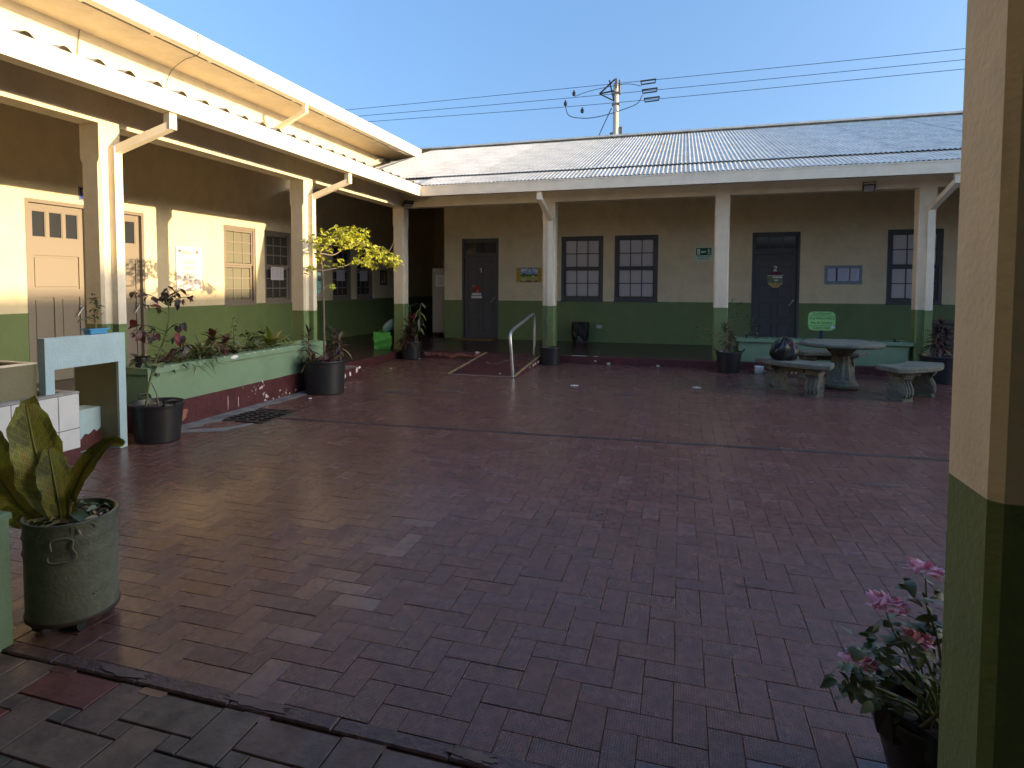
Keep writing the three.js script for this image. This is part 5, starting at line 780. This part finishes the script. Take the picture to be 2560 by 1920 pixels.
{ // cut-out decorations on the doors
  const z = WALL_Z - 0.046, s = (pts) => new THREE.Shape(pts.map(([x, y]) => new THREE.Vector2(x, y))), ex = (sh, d) => new THREE.ExtrudeGeometry(sh, { depth: d, bevelEnabled: false, curveSegments: 14 });
  const a = thing('apple_decoration', 'paper red apple on two white books stuck on door one', 'decoration', [-4.905, 1.19, z]);
  const ap = new THREE.Shape(); ap.absellipse(0, 0.20, 0.105, 0.10, 0, 6.283); put('apple', ex(ap, 0.004), std('apple_red', lin(0.32, 0.03, 0.03), { roughness: 0.6 }), a);
  const lf = new THREE.Shape(); lf.absellipse(-0.09, 0.285, 0.045, 0.03, 0, 6.283, false, 0.4); put('leaf', ex(lf, 0.004).translate(0, 0, 0.003), std('paper_green', lin(0.18, 0.28, 0.18), { roughness: 0.8 }), a);
  put('worm', ex(s([[-0.04, 0.115], [-0.015, 0.10], [0.05, 0.16], [0.035, 0.18]]), 0.004).translate(0, 0, 0.005), std('paper_peach', lin(0.62, 0.34, 0.22), { roughness: 0.8 }), a);
  put('book', box(-0.135, 0.105, 0.048, 0.104, 0.002, 0.008), M.white_paint, a); put('book', box(-0.155, 0.125, -0.028, 0.034, 0.002, 0.009), M.white_paint, a); put('book_gap', box(-0.14, 0.11, 0.034, 0.048, 0.002, 0.005), M.black_plastic, a);
  const p = thing('pencil_decoration', 'paper pencil in red, green and yellow stuck on door two', 'decoration', [1.937, 1.61, z]);
  put('eraser', ex(s([[-0.15, 0.115], [-0.11, 0.165], [0.0, 0.175], [0.11, 0.165], [0.15, 0.115]]), 0.004), std('paper_maroon', lin(0.16, 0.015, 0.04), { roughness: 0.8 }), p);
  const zig = []; for (let i = 0; i <= 12; i++) zig.push([-0.16 + i * 0.0267, i % 2 ? 0.095 : 0.125]); put('lace', ex(s([...zig, ...zig.slice().reverse().map(([x, y]) => [x, y - 0.014])]), 0.004).translate(0, 0, 0.004), M.white_paint, p);
  put('body', ex(s([[-0.155, -0.075], [-0.155, 0.105], [0.155, 0.105], [0.155, -0.075]]), 0.003).translate(0, 0, 0.0005), std('paper_moss', lin(0.17, 0.24, 0.15), { roughness: 0.8 }), p);
  put('name_strip', box(-0.055, 0.13, 0.045, 0.082, 0.004, 0.007), M.white_paint, p); put('name_strip', box(-0.02, 0.055, -0.018, 0.014, 0.004, 0.007), M.white_paint, p);
  put('tip', ex(s([[-0.155, -0.075], [-0.11, -0.045], [-0.055, -0.075], [0, -0.05], [0.055, -0.075], [0.11, -0.05], [0.155, -0.075], [0.05, -0.165], [-0.05, -0.165]]), 0.004).translate(0, 0, 0.002), std('paper_tan', lin(0.56, 0.38, 0.15), { roughness: 0.8 }), p);
  put('lead', ex(s([[-0.04, -0.165], [0.04, -0.165], [0.0, -0.195]]), 0.004), M.black_plastic, p);
}
{ // garden sign on a stake
  const o = thing('garden_sign', 'hand lettered light green garden sign on a blue stake', 'sign', [2.345, 0.50, -12.22]), gm = std('sign_green', lin(0.30, 0.62, 0.20), { map: tintWall, roughness: 0.7 });
  const sh = new THREE.Shape(), w = 0.215, h = 0.165, r = 0.10; sh.moveTo(-w + r, -h); sh.lineTo(w - r, -h); sh.quadraticCurveTo(w, -h, w, -h + r); sh.lineTo(w, h - r); sh.quadraticCurveTo(w, h, w - r, h); sh.lineTo(-w + r, h); sh.quadraticCurveTo(-w, h, -w, h - r); sh.lineTo(-w, -h + r); sh.quadraticCurveTo(-w, -h, -w + r, -h);
  const g = new THREE.ExtrudeGeometry(sh, { depth: 0.014, bevelEnabled: false, curveSegments: 10 }); g.translate(0, 0.375, 0.005); put('board', g, gm, o);
  put('groove', [box(-w, w, 0.462, 0.468, 0.018, 0.0205), box(-w, w, 0.292, 0.298, 0.018, 0.0205)], std('sign_line', lin(0.03, 0.10, 0.03), { roughness: 0.8 }), o);
  const ink = std('sign_ink', lin(0.025, 0.09, 0.03), { roughness: 0.8 }), L = (s, y, z) => put('lettering', words(s, z, 0.002, hand).translate(0, y, 0.0192), ink, o);
  L('¡Cuídame!', 0.485, 0.048); L('Soy Naturaleza', 0.405, 0.043); L('No lo Quites', 0.325, 0.043); L('Saber más', 0.235, 0.042);
  for (const [x, y, a] of [[0.155, 0.262, 0.5], [0.195, 0.265, -0.5], [0.165, 0.285, 0.2]]) { const q = new THREE.Shape(); q.absellipse(x, y, 0.022, 0.013, 0, 6.283, false, a); put('butterfly_wing', new THREE.ExtrudeGeometry(q, { depth: 0.003, bevelEnabled: false }).translate(0, 0, 0.0195), std('wing_blue', lin(0.52, 0.56, 0.72), { roughness: 0.6 }), o); }
  put('stake', box(-0.024, 0.024, 0.0, 0.36, -0.012, 0.004), std('stake_blue', lin(0.02, 0.03, 0.10), { roughness: 0.6 }), o);
}
// ---------------------------------------------------------------- things on the walkways
{
  const b = thing('bin', 'small bin lined with a shiny black rubbish bag by the back wall', 'bin', [-2.26, WALK, -14.62]);
  const g = new THREE.CylinderGeometry(0.205, 0.195, 0.42, 48, 14, true), p = g.attributes.position; for (let i = 0; i < p.count; i++) { const x = p.getX(i), y = p.getY(i), z = p.getZ(i), a = Math.atan2(z, x), s = 1 + 0.035 * Math.sin(a * 11 + y * 9) + 0.03 * Math.sin(a * 5 - y * 22) + 0.02 * Math.sin(a * 19 + y * 31) - (y < -0.12 ? 0.1 * (-0.12 - y) / 0.09 : 0), q = Math.pow(Math.abs(Math.cos(a)) ** 4 + Math.abs(Math.sin(a)) ** 4, -0.25) * 0.93; p.setXYZ(i, x * s * q, y, z * s * q * 0.8); } g.computeVertexNormals(); g.translate(0, 0.27, 0);
  put('liner_bag', g, M.black_bag, b); put('basket', lathe([[0, 0], [0.165, 0], [0.185, 0.16], [0.175, 0.16], [0.155, 0.01]], 28).scale(1, 1, 0.8), std('basket_grey', lin(0.10, 0.11, 0.11), { roughness: 0.5 }), b); put('inside', new THREE.CircleGeometry(0.18, 24).rotateX(-Math.PI / 2).scale(1, 1, 0.8).translate(0, 0.40, 0), M.black_bag, b);
}
{ const s = thing('socket', 'white double power socket on the green dado', 'socket', [-1.855, 0.517, WALL_Z]); put('plate', rbox(-0.06, 0.06, -0.036, 0.036, 0.0005, 0.010, 0.004), M.white_paint, s); put('outlet', box(-0.04, -0.012, -0.016, 0.016, 0.010, 0.0125), M.cement, s); put('outlet', box(0.012, 0.04, -0.016, 0.016, 0.010, 0.0125), M.cement, s); }
{ const m = thing('doormat', 'tan doormat in front of door one', 'doormat', [-4.80, WALK, -14.50]); put('mat', rbox(-0.50, 0.40, 0.0005, 0.018, -0.26, 0.27, 0.006, 1), std('mat_tan', lin(0.27, 0.17, 0.055), { bumpMap: bumpFine, bumpScale: 0.006, roughness: 1 }), m); put('border', [box(-0.505, 0.405, 0.001, 0.014, 0.27, 0.28)], M.timber_dark, m); }
{
  const b = thing('green_tote', 'bright green cloth tote bag at the foot of the corner column', 'bag', [-6.02, WALK, -11.90], 0.5), gm = std('tote_green', lin(0.10, 0.42, 0.055), { roughness: 0.7, bumpMap: bumpFine, bumpScale: 0.003 });
  const g = new THREE.BoxGeometry(0.36, 0.34, 0.2, 14, 14, 8), p = g.attributes.position; for (let i = 0; i < p.count; i++) { const x = p.getX(i), y = p.getY(i) + 0.17, z = p.getZ(i), f = 0.010 * Math.sin(x * 31 + y * 17) + 0.008 * Math.sin(y * 43 - x * 13) + 0.01 * Math.sin(z * 40 + y * 20); p.setXYZ(i, x * (0.96 + 0.1 * y) + f, y * (1 + 0.12 * Math.abs(x)) + f * 0.3, z * (0.9 + 0.5 * (0.34 - y)) + f); } g.computeVertexNormals(); put('sack', g, gm, b);
  put('handle', tube([[-0.08, 0.33, 0.09], [-0.07, 0.37, 0.1], [0.0, 0.385, 0.11], [0.07, 0.36, 0.1], [0.08, 0.32, 0.09]], 0.008, 0.008, 6), gm, b, true);
  const c = thing('teal_carrier_bag', 'crumpled pale teal plastic bag sticking out of the green tote', 'bag', [-6.0, WALK + 0.335, -12.02], 0.5), s = new THREE.SphereGeometry(1, 36, 24), q = s.attributes.position; for (let i = 0; i < q.count; i++) { const x = q.getX(i), y = q.getY(i), z = q.getZ(i), a = Math.atan2(z, x), f = 1 + 0.10 * Math.sin(a * 8 + y * 3) + 0.06 * Math.sin(a * 15 - y * 9); q.setXYZ(i, x * 0.11 * f * (1 - 0.45 * Math.max(0, y)) + 0.07 * (y + 1), (y + 1) * 0.145, z * 0.075 * f); } s.computeVertexNormals(); put('sack', s, std('bag_teal', lin(0.30, 0.45, 0.44), { roughness: 0.3, transmission: 0.25 }), c);
}
{
  const f = thing('metal_cabinet', 'tall grey metal cabinet standing in the dark passage by door one', 'cabinet', [-6.02, WALK, -15.45]), gm = std('cabinet_grey', lin(0.36, 0.34, 0.31), { roughness: 0.45 });
  put('body', box(-0.21, 0.22, 0.10, 1.78, -0.28, 0.25), gm, f); put('door', rbox(-0.205, 0.215, 0.11, 1.775, 0.25, 0.272, 0.006), gm, f); for (const s of [-1, 1]) for (const z of [-0.22, 0.2]) put('leg', box(s * 0.17 - 0.02, s * 0.17 + 0.02, 0, 0.10, z - 0.02, z + 0.02), M.iron, f);
  board('cabinet_note', 'white note stuck on the grey cabinet in the passage', 'paper', [-6.0, 1.60, -15.178], 0, 0.26, 0.30, 0.0012, M.paper, canvasTex(130, 150, (c, w, h) => { c.fillStyle = '#dcdcd6'; c.fillRect(0, 0, w, h); c.fillStyle = '#8d8f8a'; for (let r = 0; r < 8; r++) c.fillRect(12, 16 + r * 15, 50 + (r * 23) % 50, 4); }), 0, 0.9);
}
const lampShape = (o, w, h) => { put('housing', rbox(-w / 2, w / 2, -h / 2, h / 2, -0.035, 0, 0.008), M.black_plastic, o); put('glass', box(-w / 2 + 0.014, w / 2 - 0.014, -h / 2 + 0.014, h / 2 - 0.014, 0.0005, 0.003), std('flood_glass', lin(0.33, 0.33, 0.33), { roughness: 0.2 }), o); put('bracket', [box(-w / 2 - 0.008, -w / 2, -0.02, 0.10, -0.025, -0.005), box(w / 2, w / 2 + 0.008, -0.02, 0.10, -0.025, -0.005), box(-w / 2 - 0.008, w / 2 + 0.008, 0.10, 0.108, -0.03, 0)], M.black_plastic, o); };
{ const o = thing('floodlight', 'unlit square black floodlight under the back gutter', 'floodlight', [2.92, 3.10, CURB_Z + 0.035], 0, 'floodlights'); lampShape(o, 0.175, 0.13); o.rotation.x = 0.35; const q = thing('floodlight', 'unlit black floodlight at the inner corner of the gutters', 'floodlight', [-5.38, 3.12, CURB_Z + 0.06], 0.7, 'floodlights'); lampShape(q, 0.19, 0.11); q.rotation.set(0.9, 0.75, 0, 'YXZ'); }
{ const o = thing('bell_box', 'small teal box with a dark round bell on the second column', 'bell', [CURB_X + 0.075, 1.56, -8.485], Math.PI / 2), tm = std('bell_teal', lin(0.10, 0.22, 0.20), { roughness: 0.5 }); put('box', rbox(0.02, 0.14, -0.11, 0.13, -0.05, 0.0, 0.008), tm, o); put('bell', new THREE.SphereGeometry(0.042, 20, 12).scale(1, 1, 0.5).translate(0.085, 0.035, 0.004), M.black_plastic, o); put('lower_box', rbox(0.03, 0.13, -0.21, -0.12, -0.05, -0.005, 0.006), tm, o); }
{ const c = thing('white_tub', 'small white plastic tub on the ground beside the twiggy shrub', 'tub', [1.28, 0, -11.55]); put('tub', lathe([[0, 0], [0.062, 0], [0.078, 0.105], [0.083, 0.11], [0.078, 0.115], [0.072, 0.108], [0.058, 0.012], [0, 0.012]], 24), M.white_paint, c); put('label', lathe([[0.0655, 0.02], [0.0745, 0.085]], 24), std('tub_label', lin(0.30, 0.52, 0.58), { roughness: 0.6 }), c); }
{ const o = thing('dark_chest', 'dark wooden chest on the walkway behind the right plant', 'chest', [4.35, WALK, -12.6]); put('body', rbox(-0.35, 0.35, 0.04, 0.70, -0.25, 0.25, 0.01), M.timber_dark, o); put('lid', rbox(-0.37, 0.37, 0.70, 0.75, -0.27, 0.27, 0.01), M.timber_dark, o); for (const x of [-0.3, 0.3]) for (const z of [-0.2, 0.2]) put('foot', box(x - 0.03, x + 0.03, 0, 0.04, z - 0.03, z + 0.03), M.timber_dark, o); }
{ const r = thing('rubble', 'brick rubble and white pebbles under the back planter', 'rubble'); tag(r, null, null, null, 'stuff'); put('rubble_pieces', Array.from({ length: 34 }, (_, i) => new THREE.IcosahedronGeometry(rnd(0.012, 0.035), 0).scale(1.3, 0.7, 1).translate(i < 16 ? rnd(1.05, 1.75) : rnd(1.9, 2.6), 0.014, rnd(-11.84, -11.62))), M.bare_brick, r); put('pale_pieces', Array.from({ length: 26 }, () => new THREE.IcosahedronGeometry(rnd(0.010, 0.026), 0).scale(1.3, 0.7, 1).translate(rnd(1.2, 2.7), 0.012, rnd(-11.84, -11.6))), M.pale_chip, r); }
{ const l = [[-5.02, -11.55, 'white crumpled scrap beside the corner plant tub'], [-4.92, -10.05, 'white scrap on the floor by the left kerb'], [-2.86, -9.9, 'pale scrap lying on the ramp foot'], [-4.62, -7.05, 'white scrap in front of the tree tub']]; for (const [x, z, s] of l) { const o = thing('scrap', s, 'litter', [x, x === -2.86 ? 0.02 : 0.004, z], rnd(6)); put('scrap', new THREE.IcosahedronGeometry(0.02, 1).scale(1.4, 0.35, 0.9).translate(0, 0.008, 0), M.white_paint, o); } }
// ---------------------------------------------------------------- power pole and lines beyond the roof
{
  const Z = -30, p = thing('utility_pole', 'pale concrete utility pole with steel arms behind the zinc roof', 'utility pole', [-3.08, 0, Z]);
  put('shaft', new THREE.CylinderGeometry(0.12, 0.19, 11.2, 14).translate(0, 5.2, 0), std('pole_concrete', lin(0.55, 0.51, 0.42), { roughness: 0.85 }), p);
  for (const q of [[-0.20, 0.20, 10.35, 10.45, -0.14, 0.14], [-0.18, 0.18, 9.85, 9.95, -0.14, 0.14], [-0.05, 0.06, 10.6, 11.05, 0.1, 0.16], [0.12, 0.20, 10.4, 11.0, -0.05, 0.05]]) put('bracket', box(...q), M.cement, p);
  put('crossarm', [bar([-0.05, 11.02, 0.1], [-0.75, 10.42, 0.1], 0.06, 0.06), bar([-0.75, 10.42, 0.1], [-0.1, 10.5, 0.1], 0.06, 0.06), bar([-0.30, 11.0, 0.1], [-0.1, 10.1, 0.1], 0.06, 0.06), bar([-0.75, 10.42, 0.1], [-0.1, 10.05, 0.1], 0.05, 0.05)], M.iron, p);
  put('guy_wire', tube([[-0.2, 9.75, 0], [-0.6, 8.9, 0], [-2.6, 4.5, 0]], 0.022, 0.022, 5), M.wire, p, true);
  put('lamp_box', [box(0.16, 0.30, 8.5, 8.85, -0.05, 0.05), box(-0.26, -0.13, 8.42, 8.62, -0.05, 0.05)], M.cement, p);
  for (const [x, y] of [[-1.95, 10.55], [-2.35, 10.12], [-1.55, 9.72]]) put('insulator', lathe([[0, -0.14], [0.05, -0.12], [0.09, -0.06], [0.05, -0.03], [0.10, 0.02], [0.05, 0.05], [0.03, 0.14], [0, 0.14]], 12).translate(x, y, 0.1), M.iron, p);
  for (const [x, y] of [[1.35, 10.80], [1.42, 10.40], [1.52, 10.0]]) put('fuse', [bar([x - 0.25, y + 0.02, 0.1], [x + 0.45, y + 0.05, 0.1], 0.06, 0.06), bar([x - 0.2, y - 0.13, 0.1], [x + 0.4, y - 0.10, 0.1], 0.05, 0.05), bar([x - 0.22, y, 0.1], [x - 0.2, y - 0.14, 0.1], 0.04, 0.04), bar([x + 0.43, y + 0.04, 0.1], [x + 0.4, y - 0.12, 0.1], 0.04, 0.04)], M.iron, p);
  put('jumper', [tube([[-2.35, 10.0, 0.1], [-2.2, 9.55, 0.1], [-1.4, 9.35, 0.1], [-0.6, 9.4, 0.1], [0.3, 9.6, 0.1], [1.0, 9.85, 0.1], [1.2, 10.2, 0.1]], 0.02, 0.02, 5), tube([[-1.9, 10.4, 0.1], [-1.4, 10.55, 0.1], [-0.4, 10.7, 0.1], [0.6, 10.75, 0.1], [1.15, 10.6, 0.1]], 0.015, 0.015, 5)], M.wire, p, true);
  for (const [n, ys] of [['topmost', [10.86, 10.79, 10.82, 10.95, 11.3]], ['middle', [10.62, 10.41, 10.36, 10.52, 10.9]], ['lowest', [10.35, 10.08, 9.95, 10.15, 10.55]]]) { const w = thing('power_line', n + ' of the three power lines crossing the sky', 'power line', [0, 0, 0], 0, 'power lines over the roof'); put('wire', tube([[-40, ys[0], Z], [-16.5, ys[1], Z], [-3.5, ys[2], Z + 0.1], [10.5, ys[3], Z], [40, ys[4], Z]], 0.013, 0.013, 5, 90), M.wire, w, true); }
}
renderer.render(scene, camera);
